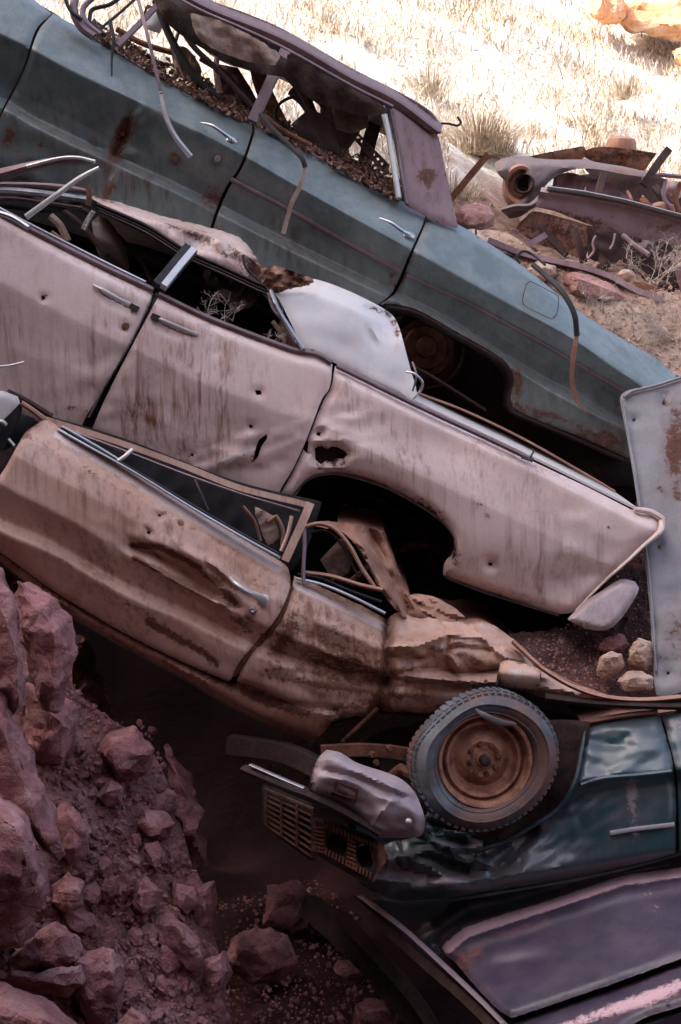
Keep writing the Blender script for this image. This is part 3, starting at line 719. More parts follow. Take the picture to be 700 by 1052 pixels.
panel('rear_quarter_panel', [(345, 377), (385, 397), (425, 417), (500, 452), (550, 476), (605, 502), (655, 527), (672, 528), (680, 534), (677, 545), (664, 556), (650, 566), (620, 596), (592, 626), (578, 630), (562, 627), (530, 617), (500, 607), (470, 597), (456, 590), (458, 578), (467, 565), (465, 547), (450, 530), (425, 513), (402, 501), (380, 493), (355, 486), (332, 485), (316, 492), (304, 507), (296, 512), (290, 506), (303, 482), (317, 452), (333, 412), (341, 398)],
      pink, M['pink'], K, step=4, holes=[[(324, 460), (331, 458), (336, 462), (340, 459), (346, 459), (352, 462), (357, 467), (353, 471), (346, 471), (342, 475), (335, 473), (330, 477), (324, 472)], [(502, 578), (506, 578), (506, 581), (502, 581)], [(326, 444), (330, 444), (329, 448), (325, 447)], [(313, 448), (317, 454), (316, 466), (312, 462)]],
      rust=[(340, 466, 16, 9, 10, .55), (350, 478, 30, 5, -5, .5), (440, 520, 30, 6, 35, .7), (468, 575, 8, 18, 0, .7), (560, 527, 26, 3, 5, .35), (492, 519, 6, 5, 0, .9), (500, 530, 5, 3, 0, .9), (530, 610, 40, 5, 15, .5), (545, 538, 3, 3, 0, .7), (625, 542, 2, 2, 0, 1), (632, 541, 2, 2, 0, 1), (400, 470, 16, 20, 0, .3)],
      dirt=[(470, 560, 25, 30, 0, .6), (415, 480, 40, 20, 20, .5), (550, 590, 50, 25, 20, .35)], roll=.03, rollw=5, edge_rust=.45)
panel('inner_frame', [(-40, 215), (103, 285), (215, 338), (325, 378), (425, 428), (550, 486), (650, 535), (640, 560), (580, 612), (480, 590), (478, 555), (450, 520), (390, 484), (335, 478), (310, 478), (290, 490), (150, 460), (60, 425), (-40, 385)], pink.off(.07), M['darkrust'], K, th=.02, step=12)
skirt('wheel_housing', [(290, 520), (303, 506), (316, 492), (332, 486), (355, 487), (402, 502), (450, 531), (466, 550), (467, 565), (458, 592), (500, 608), (575, 631)], pink, M['darkrust'], K, depth=.7, off=.016)
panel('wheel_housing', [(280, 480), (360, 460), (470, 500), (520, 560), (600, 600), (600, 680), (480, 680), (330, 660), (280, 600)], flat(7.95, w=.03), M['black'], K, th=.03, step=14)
# seam shadow gap and trim
for a, w, mt in (([(330, 520), (380, 510), (430, 540), (450, 590)], 4, 'darkrust'), ([(360, 600), (400, 570), (440, 560), (500, 600)], 5, 'rust'), ([(345, 505), (372, 530), (400, 585)], 2, 'rust'), ([(400, 520), (410, 560), (404, 600)], 3, 'darkrust')):
    bar('suspension_part', a, w, M[mt], K, d=7.75, th=.03)
bar('belt_trim', [(-40, 199), (0, 219), (34, 237), (103, 272), (158, 298)], 3.0, M['trim'], K, d=pink, off=-.014, th=.012)
bar('belt_trim', [(163, 302), (215, 327), (300, 359), (325, 364), (341, 373)], 3.0, M['trim'], K, d=pink, off=-.014, th=.012)
bar('belt_trim', [(346, 376), (425, 415), (500, 450), (548, 473)], 2.6, M['trim'], K, d=pink, off=-.014, th=.012)
bar('belt_trim', [(-40, 194), (0, 214), (34, 232), (103, 267), (150, 290)], 1.6, M['chrome'], K, d=pink, off=.0, th=.012)
bar('door_edge', [(157, 304), (148, 325), (130, 360), (108, 397), (92, 428)], 1.1, M['chrome'], K, d=pink, off=.02, th=.02)
bar('door_edge', [(161, 304), (152, 325), (138, 352)], 2.2, M['rubber'], K, d=pink, off=.035, th=.02)
for a in (((96, 293), (108, 300), (124, 309), (141, 316)), ((158, 325), (170, 331), (186, 338), (203, 344))):
    z = float(pink(a[1][0], a[1][1])[0])
    h = bar('door_handle', [(a[0][0], a[0][1], z - .012), (a[1][0], a[1][1] - 1, z - .022), (a[2][0], a[2][1] - 1, z - .022), (a[3][0], a[3][1], z - .012)], 1.9, M['alu'], K, th=.007, taper=[.6, 1, 1, 1.2])
    bar('finger_slot', [(a[0][0] + 6, a[0][1] + 5), (a[1][0], a[1][1] + 3), (a[2][0], a[2][1] + 3), (a[3][0] - 5, a[3][1] + 1)], 1.6, M['trim'], h, d=pink, off=-.001, th=.002, taper=[.2, .6, .6, .3])
    dirx = P(a[3][0], a[3][1], z) - P(a[0][0], a[0][1], z); dirx /= np.linalg.norm(dirx); per = np.cross(dirx, FW)
    e = a[3] if a[0][0] < 120 else a[0]
    v = boxv(P(e[0] + (2 if a[0][0] > 120 else -3), e[1] + (1 if a[0][0] > 120 else 0), z - .012), (dirx, per, FW), (.020, .013, .012)); build('handle_base', v[0], v[1], M['rubber'], h)
V, f = lathe([(0, .004), (.008, .006), (.016, .003), (.018, -.004)], P(129, 335, float(pink(129, 335)[0]) - .004), (0, -1, .1), 16); build('lock_barrel', V, f, M['rust'], K)
# boot deck behind the quarter
skirt('boot_lid', [(412, 402), (425, 410), (500, 446), (550, 470), (605, 497), (657, 523)], pink, M['white'], K, depth=1.5, off=.04, dz=.10, n=10)
bar('boot_seam', [(430, 404, 7.4), (480, 423, 7.42), (540, 452, 7.44), (600, 486, 7.46), (632, 505, 7.44)], 1.2, M['brownrust'], K)
bar('boot_seam', [(536, 470, 7.14), (544, 473, 7.1), (549, 462, 7.12)], 1.0, M['rubber'], K)
skirt('tail_panel', [(680, 535), (664, 556), (650, 566), (620, 596), (592, 626)], pink, M['pink'], K, depth=1.5, off=.03)
# rolled tail edge
bar('tail_edge', [(652, 523), (668, 526), (680, 533), (678, 546), (662, 560), (645, 576), (618, 600), (592, 627)], 2.6, M['pink'], K, d=pink, off=.004, th=.016, taper=[1, 1.3, 1.4, 1.2, .8, .7, .6, .5])
panel('bumper_guard', [(638, 596), (652, 598), (656, 604), (653, 612), (640, 632), (628, 644), (616, 647), (600, 644), (584, 636), (600, 620), (618, 608)], Surf(7.08, [([(580, 590), (660, 590)], .06), ([(580, 606), (660, 596)], .05), ([(580, 650), (660, 640)], -.03)], wobble=.002), M['bumper'], K, th=.12, step=2.5, roll=.022, rollw=3, dirt=[(620, 620, 40, 30, 0, .5)], rust=[(600, 640, 30, 5, -20, .5)])
bar('bumper_bracket', [(640, 575, 7.4), (660, 583, 7.5)], 2.5, M['rust'], K, square=True)
# crushed roof
cr_s = Surf(7.45, [([(60, 186), (92, 200), (165, 222), (210, 233), (250, 245), (285, 278), (330, 290)], .22), ([(60, 190), (92, 206), (165, 228), (210, 242), (250, 258), (280, 286)], .02), ([(60, 196), (100, 210), (150, 231), (190, 256), (230, 276), (280, 296)], .0)], wobble=.02, wl=45, seed=31, blur=2,
            dents=[(205, 245, 12, 8, 0, .05), (258, 262, 14, 8, 30, -.05)], crumple=[(230, 255, 50, 20, 30, .03, 34, 5)])
panel('crushed_roof', [(92, 201), (120, 208), (165, 222), (210, 233), (242, 243), (254, 252), (264, 267), (276, 279), (284, 292), (270, 294), (246, 284), (225, 274), (205, 262), (190, 254), (165, 240), (145, 229), (118, 217)], cr_s, M['pink'], K, step=3,
      rust=[(205, 243, 26, 7, 20, .95), (175, 232, 14, 3, 20, .6), (262, 278, 20, 14, 30, 1.1), (230, 262, 18, 5, 25, .5), (110, 206, 22, 2, 20, .8), (240, 258, 10, 10, 0, .4)], dirt=[(210, 250, 40, 10, 20, .6)], jag=.3)
panel('crumpled_fold', [(268, 277), (285, 274), (300, 279), (316, 285), (323, 289), (312, 293), (296, 297), (283, 301), (272, 293)], flat(7.3, w=.06, wl=16, seed=6), M['brownrust'], K, th=.01, step=2.5, jag=.6, rust=[(295, 286, 25, 12, 0, .5)])
skirt('roof_skin', [(92, 201), (120, 208), (165, 222), (210, 233), (242, 243), (264, 266), (284, 290)], cr_s, M['white'], K, depth=1.2, off=.03, dz=-.12, n=8)
for i, (o, w, mt) in enumerate((((0, 0), 2.2, 'darkrust'), ((0, 4), 1.6, 'rubber'), ((2, 7), 1.3, 'trim'))):
    bar('roof_rail', [(100 + o[0], 210 + o[1], 7.42), (150, 232 + o[1], 7.42), (190, 257 + o[1], 7.42), (230, 275 + o[1], 7.40), (262, 290 + o[1], 7.38), (276, 296 + o[1], 7.36)], w, M[mt], K, th=.02)
cp = Surf(7.28, [([(270, 285), (347, 290), (430, 330)], .22), ([(270, 300), (347, 310), (420, 350)], .05), ([(270, 340), (330, 366), (430, 412)], -.02)], wobble=.008, seed=12, wl=60, slope=.0003, crumple=[(398, 335, 14, 26, 60, .02, 26, 41), (300, 292, 30, 10, 0, .04, 20, 42), (360, 350, 60, 40, 40, .006, 60, 43)], dents=[(400, 335, 14, 18, 30, .05), (345, 330, 30, 20, 0, -.02)], creases=[([(378, 318), (398, 326), (407, 345)], 6, .03)])
panel('roof_pillar', [(281, 298), (300, 290), (320, 287), (347, 295), (378, 309), (400, 322), (408, 333), (414, 352), (420, 375), (427, 400), (427, 412), (408, 404), (380, 391), (350, 375), (326, 363), (313, 357), (300, 332), (288, 308)], cp, M['white'], K, step=4,
      rust=[(386, 318, 12, 3, 20, 1.0), (402, 330, 4, 12, -20, .8), (408, 348, 3, 16, 0, .7), (352, 351, 6, 5, 0, .45), (331, 315, 2, 2, 0, .8), (300, 290, 20, 4, 0, .9), (322, 362, 8, 3, 20, .9)], dirt=[(370, 380, 40, 10, 20, .2)])
skirt('roof_pillar_skin', [(320, 287), (347, 295), (378, 309), (400, 322), (408, 333), (414, 352), (420, 375), (427, 402)], cp, M['white'], K, depth=1.1, off=.03, dz=-.05)
bar('window_frame', [(279, 300, 7.3), (286, 318, 7.24), (298, 338, 7.2), (312, 359, 7.18)], 2.4, M['chrome'], K, th=.02)
bar('window_frame', [(276, 302, 7.34), (281, 318, 7.3), (292, 332, 7.28), (304, 354, 7.24)], 1.5, M['mauve'], K, th=.02)
bar('chrome_loop', [(418, 382, 7.2), (426, 384, 7.18), (434, 392, 7.18), (433, 400, 7.2), (424, 410, 7.2)], 1.3, M['chrome'], K)
bar('chrome_loop', [(424, 372, 7.24), (428, 386, 7.2), (424, 402, 7.2)], 1.1, M['trim'], K)
# door pillar chrome, seats, interior
bar('door_pillar', [(196, 256, 7.36), (181, 274, 7.28), (163, 295, 7.2)], 7.5, M['rubber'], K, th=.02, square=True)
bar('door_pillar', [(199, 257, 7.34), (184, 275, 7.26), (168, 295, 7.18)], 3.4, M['alu'], K, th=.018, square=True)
panel('seat_back', [(95, 228), (102, 222), (112, 228), (122, 242), (130, 262), (134, 284), (118, 276), (102, 262)], Surf(7.6, [([(90, 220), (140, 240)], .05), ([(90, 240), (140, 260)], 0), ([(90, 290), (140, 290)], .04)], wobble=.006, wl=30), M['vinyl'], K, th=.12, step=3, roll=.04, rollw=4)
panel('seat_back', [(225, 300), (250, 276), (264, 284), (266, 300), (256, 316), (238, 318)], flat(7.75, w=.03, wl=30), M['cloth'], K, th=.04, step=4)
panel('torn_lining', [(205, 268), (236, 280), (262, 296), (264, 306), (252, 312), (240, 300), (214, 290)], flat(7.62, w=.05, wl=22, seed=3), M['darkcloth'], K, th=.01, step=4, jag=.5)
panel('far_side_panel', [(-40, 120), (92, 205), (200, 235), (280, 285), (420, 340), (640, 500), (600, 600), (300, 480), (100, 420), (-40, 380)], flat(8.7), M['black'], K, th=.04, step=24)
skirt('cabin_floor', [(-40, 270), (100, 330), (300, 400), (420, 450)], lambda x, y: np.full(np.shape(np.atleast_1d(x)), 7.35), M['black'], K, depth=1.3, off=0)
for a, w, mt, dd in (([(0, 192), (40, 205), (78, 226), (110, 262)], 3, 'darkrust', 7.6), ([(52, 222), (62, 232), (70, 248)], 4, 'cloth', 7.5), ([(86, 236), (92, 224), (97, 217)], 3, 'chrome', 7.4), ([(52, 240), (60, 246), (66, 255)], 4, 'brownrust', 7.45),
                     ([(250, 262), (253, 275), (270, 292)], 1.2, 'rubber', 7.4), ([(60, 205), (100, 224), (140, 262), (156, 290)], 2.5, 'darkrust', 7.7), ([(280, 330), (291, 345), (293, 356)], 2.5, 'cloth', 7.35)):
    bar('loose_rail', a, w, M[mt], K, d=dd)
panel('torn_lining', [(288, 330), (300, 342), (306, 357), (296, 354), (286, 346)], flat(7.4, w=.03, wl=15), M['cloth'], K, th=.01, step=3)
# windscreen header mouldings thrown up at the left edge
bar('windscreen_header', [(-30, 186, 7.3), (0, 180, 7.28), (30, 172, 7.24), (60, 166, 7.2), (96, 166, 7.18)], 5.0, M['trim'], K, th=.03, taper=[1.5, 1.4, 1.1, .9, .5])
bar('windscreen_header', [(28, 171, 7.2), (60, 163, 7.16), (80, 162, 7.15), (98, 166, 7.15)], 1.9, M['alu'], K, th=.012)
bar('windscreen_header', [(-30, 196, 7.32), (10, 196, 7.3), (50, 200, 7.28), (92, 206, 7.3)], 4.0, M['chrome'], K, th=.02)
bar('windscreen_header', [(-30, 206, 7.3), (10, 204, 7.3), (45, 208, 7.28), (85, 214, 7.3)], 2.0, M['trim'], K, th=.02)
bar('windscreen_header', [(-30, 190, 7.34), (20, 190, 7.34), (60, 192, 7.32), (95, 198, 7.34)], 3.0, M['mauve'], K, th=.02)
bar('windscreen_header', [(-30, 212, 7.34), (10, 212, 7.34), (50, 216, 7.32), (90, 204, 7.34)], 3.0, M['rubber'], K, th=.03)
bar('windscreen_header', [(90, 190, 7.3), (92, 200, 7.3), (90, 212, 7.3)], 3.0, M['rust'], K, th=.03)
bar('windscreen_pillar', [(27, 223, 7.14), (60, 199, 7.12), (82, 183, 7.1), (102, 172, 7.1)], 3.0, M['alu'], K, th=.012, taper=[1.1, 1, .9, .6])
bar('windscreen_pillar', [(-20, 214, 7.18), (10, 222, 7.16), (30, 234, 7.14)], 3.0, M['chrome'], K, th=.012)

# ================================================================== TAN COUPE
CT = [(-60, 372), (26, 438), (45, 430), (69, 446), (120, 474), (240, 549), (289, 578), (302, 590), (350, 612), (397, 636), (430, 636), (478, 642), (542, 672), (600, 700), (654, 722), (720, 732)]
CS = [(-60, 392), (26, 449), (86, 481), (171, 528), (240, 570), (293, 597), (310, 606), (397, 656), (440, 668), (520, 684), (654, 728), (720, 738)]
C1 = [(-60, 455), (0, 497), (75, 536), (115, 560), (200, 606), (300, 655), (400, 692), (520, 708), (720, 745)]
C2 = [(-60, 505), (0, 548), (50, 570), (125, 613), (200, 646), (260, 676), (330, 700), (400, 714), (520, 722), (720, 750)]
CB = [(-60, 530), (0, 575), (55, 620), (120, 657), (185, 693), (250, 727), (320, 762), (400, 772), (520, 775), (720, 790)]
tan = Surf(6.85, [(CT, .09), (CS, .025), (up(CS, 25), .0), (C1, .0), (up(C2, -16), .075), (up(C2, -4), .04), (C2, .045), (CB, .14)], slope=.0002, wobble=.008, seed=41, wl=120, blur=2, k=1.35,
           dents=[(190, 585, 55, 12, 32, .05), (180, 565, 50, 7, 22, -.035), (225, 612, 22, 9, 50, -.045), (205, 600, 30, 6, 30, .04), (150, 568, 30, 7, 15, .03), (120, 640, 40, 14, 30, .015),
                  (360, 700, 30, 30, 0, .03), (400, 690, 5, 50, 0, .07), (420, 662, 26, 8, -10, -.05), (445, 680, 30, 10, 25, .05), (475, 660, 26, 10, 15, -.04), (490, 690, 30, 8, 10, .03), (430, 705, 30, 9, -8, -.03), (515, 672, 20, 7, 25, -.03), (270, 720, 40, 8, 20, .03), (300, 735, 30, 10, 30, -.02), (340, 660, 26, 14, 20, .015), (240, 590, 20, 20, 0, .01)],
           crumple=[(420, 690, 70, 50, 5, .007, 50, 51), (195, 590, 60, 20, 30, .035, 26, 53), (330, 700, 70, 40, 20, .02, 60, 54), (230, 640, 50, 30, 30, .012, 50, 55), (560, 695, 50, 20, 15, .03, 30, 56)],
           creases=[([(400, 664), (430, 664), (460, 651), (500, 656), (540, 674)], 4.5, -.035), ([(404, 674), (436, 676), (470, 664), (505, 668)], 4, .03), ([(400, 694), (440, 686), (480, 692), (512, 688)], 4.5, .035), ([(402, 702), (445, 698), (490, 704)], 4.5, -.03), ([(310, 690), (350, 700), (394, 704)], 7, .025), ([(330, 640), (360, 652), (394, 668)], 8, -.015), ([(452, 640), (462, 655), (458, 676), (470, 700)], 5, .03), ([(488, 642), (500, 660), (520, 676)], 5, -.03), ([(398, 642), (396, 690), (390, 728)], 7, .05), ([(404, 668), (420, 664), (438, 676), (455, 668), (470, 684)], 8, -.035), ([(138, 560), (180, 580), (215, 606), (240, 622)], 7, .045), ([(140, 572), (178, 596), (205, 612), (232, 622)], 5, -.03), ([(240, 705), (290, 722), (345, 730)], 6, .02), ([(520, 668), (560, 690), (620, 712)], 7, -.03)])
Cc = thing('coupe', 'tan and rust brown two door coupe with open window frame, third down in the pile', 'car', P(330, 800, 7.6))
wave = [([(136, 560), (165, 562), (200, 580), (225, 600), (243, 622)], 7, .95), ([(138, 572), (178, 594), (205, 608), (235, 620)], 6, .9), ([(152, 640), (180, 655), (206, 668), (222, 682)], 7, .85)]
panel('door', [(26, 446), (36, 438), (46, 431), (56, 436), (69, 446), (120, 474), (180, 511), (240, 549), (289, 578), (296, 586), (297, 604), (284, 634), (260, 662), (243, 684), (236, 700), (185, 678), (125, 648), (55, 606), (0, 566), (-40, 544), (-40, 470), (0, 490), (8, 478)], tan, M['tan'], Cc, step=3,
      rust=wave + [(26, 446, 16, 5, 30, .5), (100, 489, 60, 4, 30, .45), (210, 548, 70, 4, 30, .45), (130, 475, 3, 3, 0, .9), (186, 538, 3, 3, 0, .9), (250, 640, 16, 14, 0, .6), (272, 600, 16, 16, 0, .4), (60, 575, 40, 5, 25, .35), (140, 625, 60, 8, 30, .45)],
      dirt=[(90, 510, 90, 22, 30, .7), (200, 560, 70, 18, 30, .6), (120, 590, 90, 18, 28, .5), (260, 590, 20, 30, 0, .5)], pale=[([(60, 446), (120, 482), (200, 532), (285, 583)], 11, 1.3)], edge_rust=.4,
      holes=[[(152, 545), (155, 546), (154, 549), (151, 548)], [(163, 528), (166, 529), (165, 531), (162, 530)]])
panel('sill_panel', [(-40, 547), (0, 569), (55, 609), (125, 651), (185, 681), (236, 703), (250, 700), (300, 716), (340, 728), (341, 740), (330, 754), (322, 761), (300, 755), (250, 731), (185, 694), (120, 659), (55, 621), (0, 577), (-40, 552)], tan.off(.004), M['brownrust'], Cc, step=4, rust=[(290, 725, 30, 5, 18, .9), (260, 712, 40, 6, 20, .5)], pale=[(200, 690, 60, 4, 30, .6)], roll=.03, rollw=5)
panel('rear_quarter_panel', [(303, 592), (330, 604), (350, 613), (375, 625), (397, 637), (410, 630), (430, 636), (450, 634), (478, 641), (499, 640), (520, 652), (542, 671), (548, 684), (560, 692), (590, 704), (630, 716), (600, 722), (560, 716), (530, 708), (503, 708), (470, 722), (440, 732), (421, 731), (395, 730), (387, 728), (375, 735), (354, 736), (345, 738), (337, 742), (300, 726), (252, 703), (244, 700), (248, 688), (262, 666), (286, 640), (300, 608)],
      tan, M['tan'], Cc, step=2.8, rust=[(340, 660, 50, 40, 20, .40), (345, 690, 50, 30, 0, .35), (420, 708, 50, 20, 0, .35), (390, 712, 8, 26, 0, .9), (396, 650, 4, 14, 0, .7), (290, 660, 10, 40, 25, .6), (360, 728, 40, 6, 0, .6), (500, 690, 60, 8, 15, .4), (470, 672, 40, 4, 15, .5), (340, 705, 60, 3, 8, .7)], dirt=[(340, 650, 60, 40, 0, .9), (450, 700, 70, 30, 0, .8), (350, 700, 60, 30, 0, .6)],
      pale=[([(303, 600), (350, 622), (397, 645)], 10, 1.2), ([(402, 664), (440, 660), (480, 672)], 8, .7), (530, 700, 12, 5, 0, .7)], roll=.03, rollw=4, jag=.25, edge_rust=.5)
bar('door_gap', [(299, 603), (287, 636), (262, 663), (240, 693)], 4.2, M['rust'], Cc, d=tan, off=.035, th=.02, taper=[.5, 1, 1.2, .8])
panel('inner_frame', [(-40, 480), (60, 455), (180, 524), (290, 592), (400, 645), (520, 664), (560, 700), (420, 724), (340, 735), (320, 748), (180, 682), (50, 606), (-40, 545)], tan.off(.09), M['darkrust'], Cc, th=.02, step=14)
skirt('floor_pan', [(-40, 552), (0, 577), (55, 621), (120, 659), (185, 694), (250, 731), (322, 761)], tan, M['darkrust'], Cc, depth=1.4, off=.03, dz=.0)
skirt('underbody', [(337, 745), (390, 732), (440, 733), (503, 710), (560, 718), (630, 722)], tan, M['darkrust'], Cc, depth=1.4, off=.06)
skirt('boot_lid', [(430, 632), (478, 641), (499, 640), (520, 652), (542, 671), (560, 686), (600, 706), (654, 722)], tan, M['brownrust'], Cc, depth=1.3, off=.03, dz=.03, drop=-.04, n=10)
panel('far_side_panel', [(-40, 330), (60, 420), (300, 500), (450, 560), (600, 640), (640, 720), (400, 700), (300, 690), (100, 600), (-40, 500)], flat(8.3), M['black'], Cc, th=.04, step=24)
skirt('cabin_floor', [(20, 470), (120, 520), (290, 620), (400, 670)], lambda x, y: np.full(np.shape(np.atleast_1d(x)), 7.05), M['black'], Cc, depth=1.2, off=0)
# door window frame
panel('crushed_roof', [(50, 428), (130, 452), (240, 494), (330, 516), (316, 560), (296, 590), (240, 560), (120, 486), (52, 446)], flat(7.10, sx=-.0002, w=.02, wl=40), M['black'], Cc, step=6)  # black sheet filling the window opening, stands for the unlit cabin
for a, w, mt, dd in (([(250, 520), (262, 536), (268, 556)], 1.6, 'brownrust', 7.0), ([(200, 492), (206, 506), (214, 524)], 1.2, 'trim', 7.02)):
    bar('cabin_rail', a, w, M[mt], Cc, d=dd)
panel('torn_lining', [(262, 520), (284, 532), (286, 552), (276, 560), (268, 542)], flat(7.0, w=.03, wl=16), M['cloth'], Cc, step=3, th=.008, jag=.5)
wf = bar('window_frame', [(48, 431, 6.95), (90, 444, 6.94), (130, 457, 6.93), (185, 477, 6.92), (240, 499, 6.9), (280, 510, 6.88), (306, 516, 6.87), (319, 520, 6.87)], 3.0, M['tan'], Cc, th=.02, square=True)
bar('window_frame', [(319, 517, 6.87), (312, 534, 6.86), (303, 554, 6.86), (293, 576, 6.86)], 4.2, M['tan'], Cc, th=.02, square=True)
bar('window_channel', [(62, 439, 6.93), (120, 460, 6.92), (190, 487, 6.91), (250, 508, 6.89), (308, 525, 6.87)], 1.3, M['mauve'], Cc, th=.02)
bar('window_channel', [(300, 530, 6.86), (296, 548, 6.86), (289, 566, 6.86)], 2.0, M['tan'], Cc, th=.02)
bar('window_channel', [(60, 441, 6.9), (90, 458, 6.88), (140, 486, 6.88), (200, 523, 6.88), (250, 552, 6.87), (288, 573, 6.87)], 1.6, M['chrome'], Cc, th=.012)
bar('window_channel', [(70, 443, 6.9), (100, 461, 6.89), (150, 490, 6.89), (205, 523, 6.89), (250, 549, 6.89), (287, 569, 6.89)], 1.4, M['rubber'], Cc, th=.02)
bar('quarter_light_frame', [(64, 438, 6.9), (85, 450, 6.9), (104, 461, 6.9), (122, 472, 6.9)], 1.4, M['alu'], Cc, th=.012)
bar('quarter_light_frame', [(66, 440, 6.93), (100, 452, 6.93), (126, 464, 6.93)], 1.3, M['chrome'], Cc, th=.012)
bar('quarter_light_pillar', [(136, 462, 6.91), (128, 469, 6.89), (119, 475, 6.88)], 2.2, M['alu'], Cc, th=.012)
panel('dashboard', [(150, 480), (230, 505), (290, 530), (285, 556), (220, 530), (150, 492)], flat(7.5, sy=.001, w=.02), M['vinyl'], Cc, th=.1, step=6)
bar('loose_rail', [(276, 536), (284, 530), (291, 545), (290, 560)], 2, M['brownrust'], Cc, d=7.0)
bar('loose_rail', [(140, 480), (200, 505), (276, 532)], 2, M['darkrust'], Cc, d=7.2)
# body belt of the rear window and roof pillar
bar('rear_window_frame', [(313, 544, 6.95), (313, 562, 6.92), (312, 582, 6.9), (312, 600, 6.88)], 2.0, M['mauve'], Cc, th=.016)
bar('rear_window_frame', [(313, 541, 6.97), (330, 538, 6.98), (346, 545, 6.98), (360, 562, 6.96), (372, 584, 6.94), (385, 603, 6.92)], 2.2, M['brownrust'], Cc, th=.016)
bar('rear_window_frame', [(318, 547, 6.99), (333, 545, 7.0), (345, 552, 7.0), (356, 568, 6.98), (368, 592, 6.96)], 1.2, M['rubber'], Cc, th=.016)
bar('rear_window_sill', [(310, 588, 6.93), (340, 592, 6.92), (370, 601, 6.9), (393, 606, 6.9)], 2.4, M['brownrust'], Cc, th=.02)
bar('rear_window_sill', [(304, 594, 6.9), (330, 600, 6.9), (360, 612, 6.89), (396, 630, 6.88)], 1.6, M['chrome'], Cc, th=.012)
bar('rear_window_sill', [(306, 590, 6.92), (330, 594, 6.92), (358, 606, 6.9), (392, 618, 6.9)], 1.4, M['rubber'], Cc, th=.012)
pil = Surf(7.0, crumple=[(400, 600, 60, 60, 62, .04, 26, 45)], rails= [([(310, 530), (400, 560)], .18), ([(320, 545), (372, 560), (420, 640)], .0), ([(320, 560), (372, 590), (450, 650)], -.06)], wobble=.02, wl=40, seed=44, creases=[([(362, 545), (384, 585), (404, 620)], 8, -.04), ([(380, 545), (400, 590), (420, 625)], 6, .04)])
panel('roof_pillar', [(318, 538), (332, 536), (347, 537), (372, 541), (395, 547), (398, 558), (404, 572), (412, 595), (420, 611), (432, 619), (455, 630), (458, 635), (440, 637), (418, 634), (404, 622), (392, 606), (380, 584), (368, 562), (352, 546), (336, 542)], pil, M['brownrust'], Cc, step=3, dirt=[(390, 580, 30, 50, 0, .8)], pale=[(385, 570, 6, 20, -20, .7)], jag=.3)
skirt('roof_pillar_skin', [(347, 537), (372, 541), (395, 547), (404, 572), (412, 595), (422, 613)], pil, M['brownrust'], Cc, depth=.9, off=.03, dz=.05)
panel('rear_seat', [(330, 575), (352, 552), (362, 570), (358, 588), (342, 596)], flat(7.3, w=.02), M['cloth'], Cc, th=.05, step=4)
panel('crumpled_shelf', [(420, 612), (440, 612), (462, 622), (478, 634), (462, 638), (440, 632)], flat(7.1, sy=-.004, w=.015, wl=30, seed=5, crumple=[(450, 625, 40, 20, 25, .03, 18, 6)]), M['brownrust'], Cc, th=.01, step=3, jag=.4)
h = bar('door_handle', [(237, 594, 6.83), (243, 600, 6.77), (255, 608, 6.76), (266, 613, 6.78), (272, 618, 6.82)], 3.0, M['alu'], Cc, th=.012, taper=[.7, .8, 1, 1.3, 1.7])
V, f = lathe([(0, .01), (.02, .008), (.03, 0), (.032, -.02)], P(271, 616, 6.84), (0, -1, .1), 20); build('handle_escutcheon', V, f, M['alu'], h)
V, f = lathe([(0, .004), (.008, .008), (.018, .005), (.021, -.006)], P(260, 627, float(tan(260, 627)[0]) - .004), (0, -1, .1), 16); build('lock_barrel', V, f, M['chrome'], Cc)
bar('trim_clip', [(372, 680), (364, 676), (352, 678), (350, 684), (362, 690), (378, 688)], 1.2, M['rust'], Cc, d=tan, off=-.002)
# tail lamp pocket, tail flange
panel('tail_lamp', [(515, 681), (522, 679), (545, 684), (556, 690), (554, 704), (540, 708), (518, 704), (513, 694)], Surf(6.78, [([(500, 678), (560, 686)], .03), ([(500, 690), (560, 696)], -.01), ([(500, 706), (560, 710)], .05)], wobble=.003), M['tan'], Cc, th=.05, step=3, roll=.02, pale=[(532, 692, 16, 8, 5, .9)], edge_rust=.6)
bar('tail_lamp_gap', [(521, 678), (514, 690), (511, 704)], 1.8, M['black'], Cc, d=tan, off=-.02, th=.02)
bar('tail_flange', [(528, 660, 6.95), (545, 676, 6.9), (562, 690, 6.86), (590, 706, 6.82), (622, 716, 6.8), (660, 719, 6.8), (700, 716, 6.8)], 2.6, M['brownrust'], Cc, th=.03)
bar('tail_flange', [(560, 716, 6.84), (600, 721, 6.82), (650, 724, 6.8), (720, 726, 6.8)], 4.2, M['darkrust'], Cc, th=.04)
# broken front corner of the coupe at the left edge
panel('front_fender', [(-40, 400), (0, 402), (18, 408), (20, 414), (8, 426), (-6, 436), (-40, 440)], flat(6.85, w=.02), M['white'], Cc, th=.01, step=4, edge_rust=.6)
bar('hinge_pillar', [(18, 410, 6.9), (14, 430, 6.9), (2, 458, 6.92), (-10, 486, 6.92)], 5, M['black'], Cc, th=.03, square=True)
bar('hinge_pillar', [(22, 414, 6.88), (34, 422, 6.9), (52, 436, 6.95)], 3, M['brownrust'], Cc, th=.02)
bar('hinge_pillar', [(8, 402, 6.95), (28, 412, 6.98), (54, 428, 7.0)], 3, M['darkrust'], Cc, th=.02)
bar('windscreen_trim', [(-20, 432, 6.84), (2, 433, 6.82), (6, 436, 6.84)], 2.2, M['alu'], Cc, th=.01)
bar('windscreen_trim', [(9, 451, 6.84), (15, 458, 6.84)], 1.6, M['alu'], Cc, th=.01)
panel('bulkhead', [(-40, 420), (10, 424), (36, 430), (20, 450), (0, 490), (-40, 500)], flat(7.05, w=.03), M['black'], Cc, th=.02, step=8)
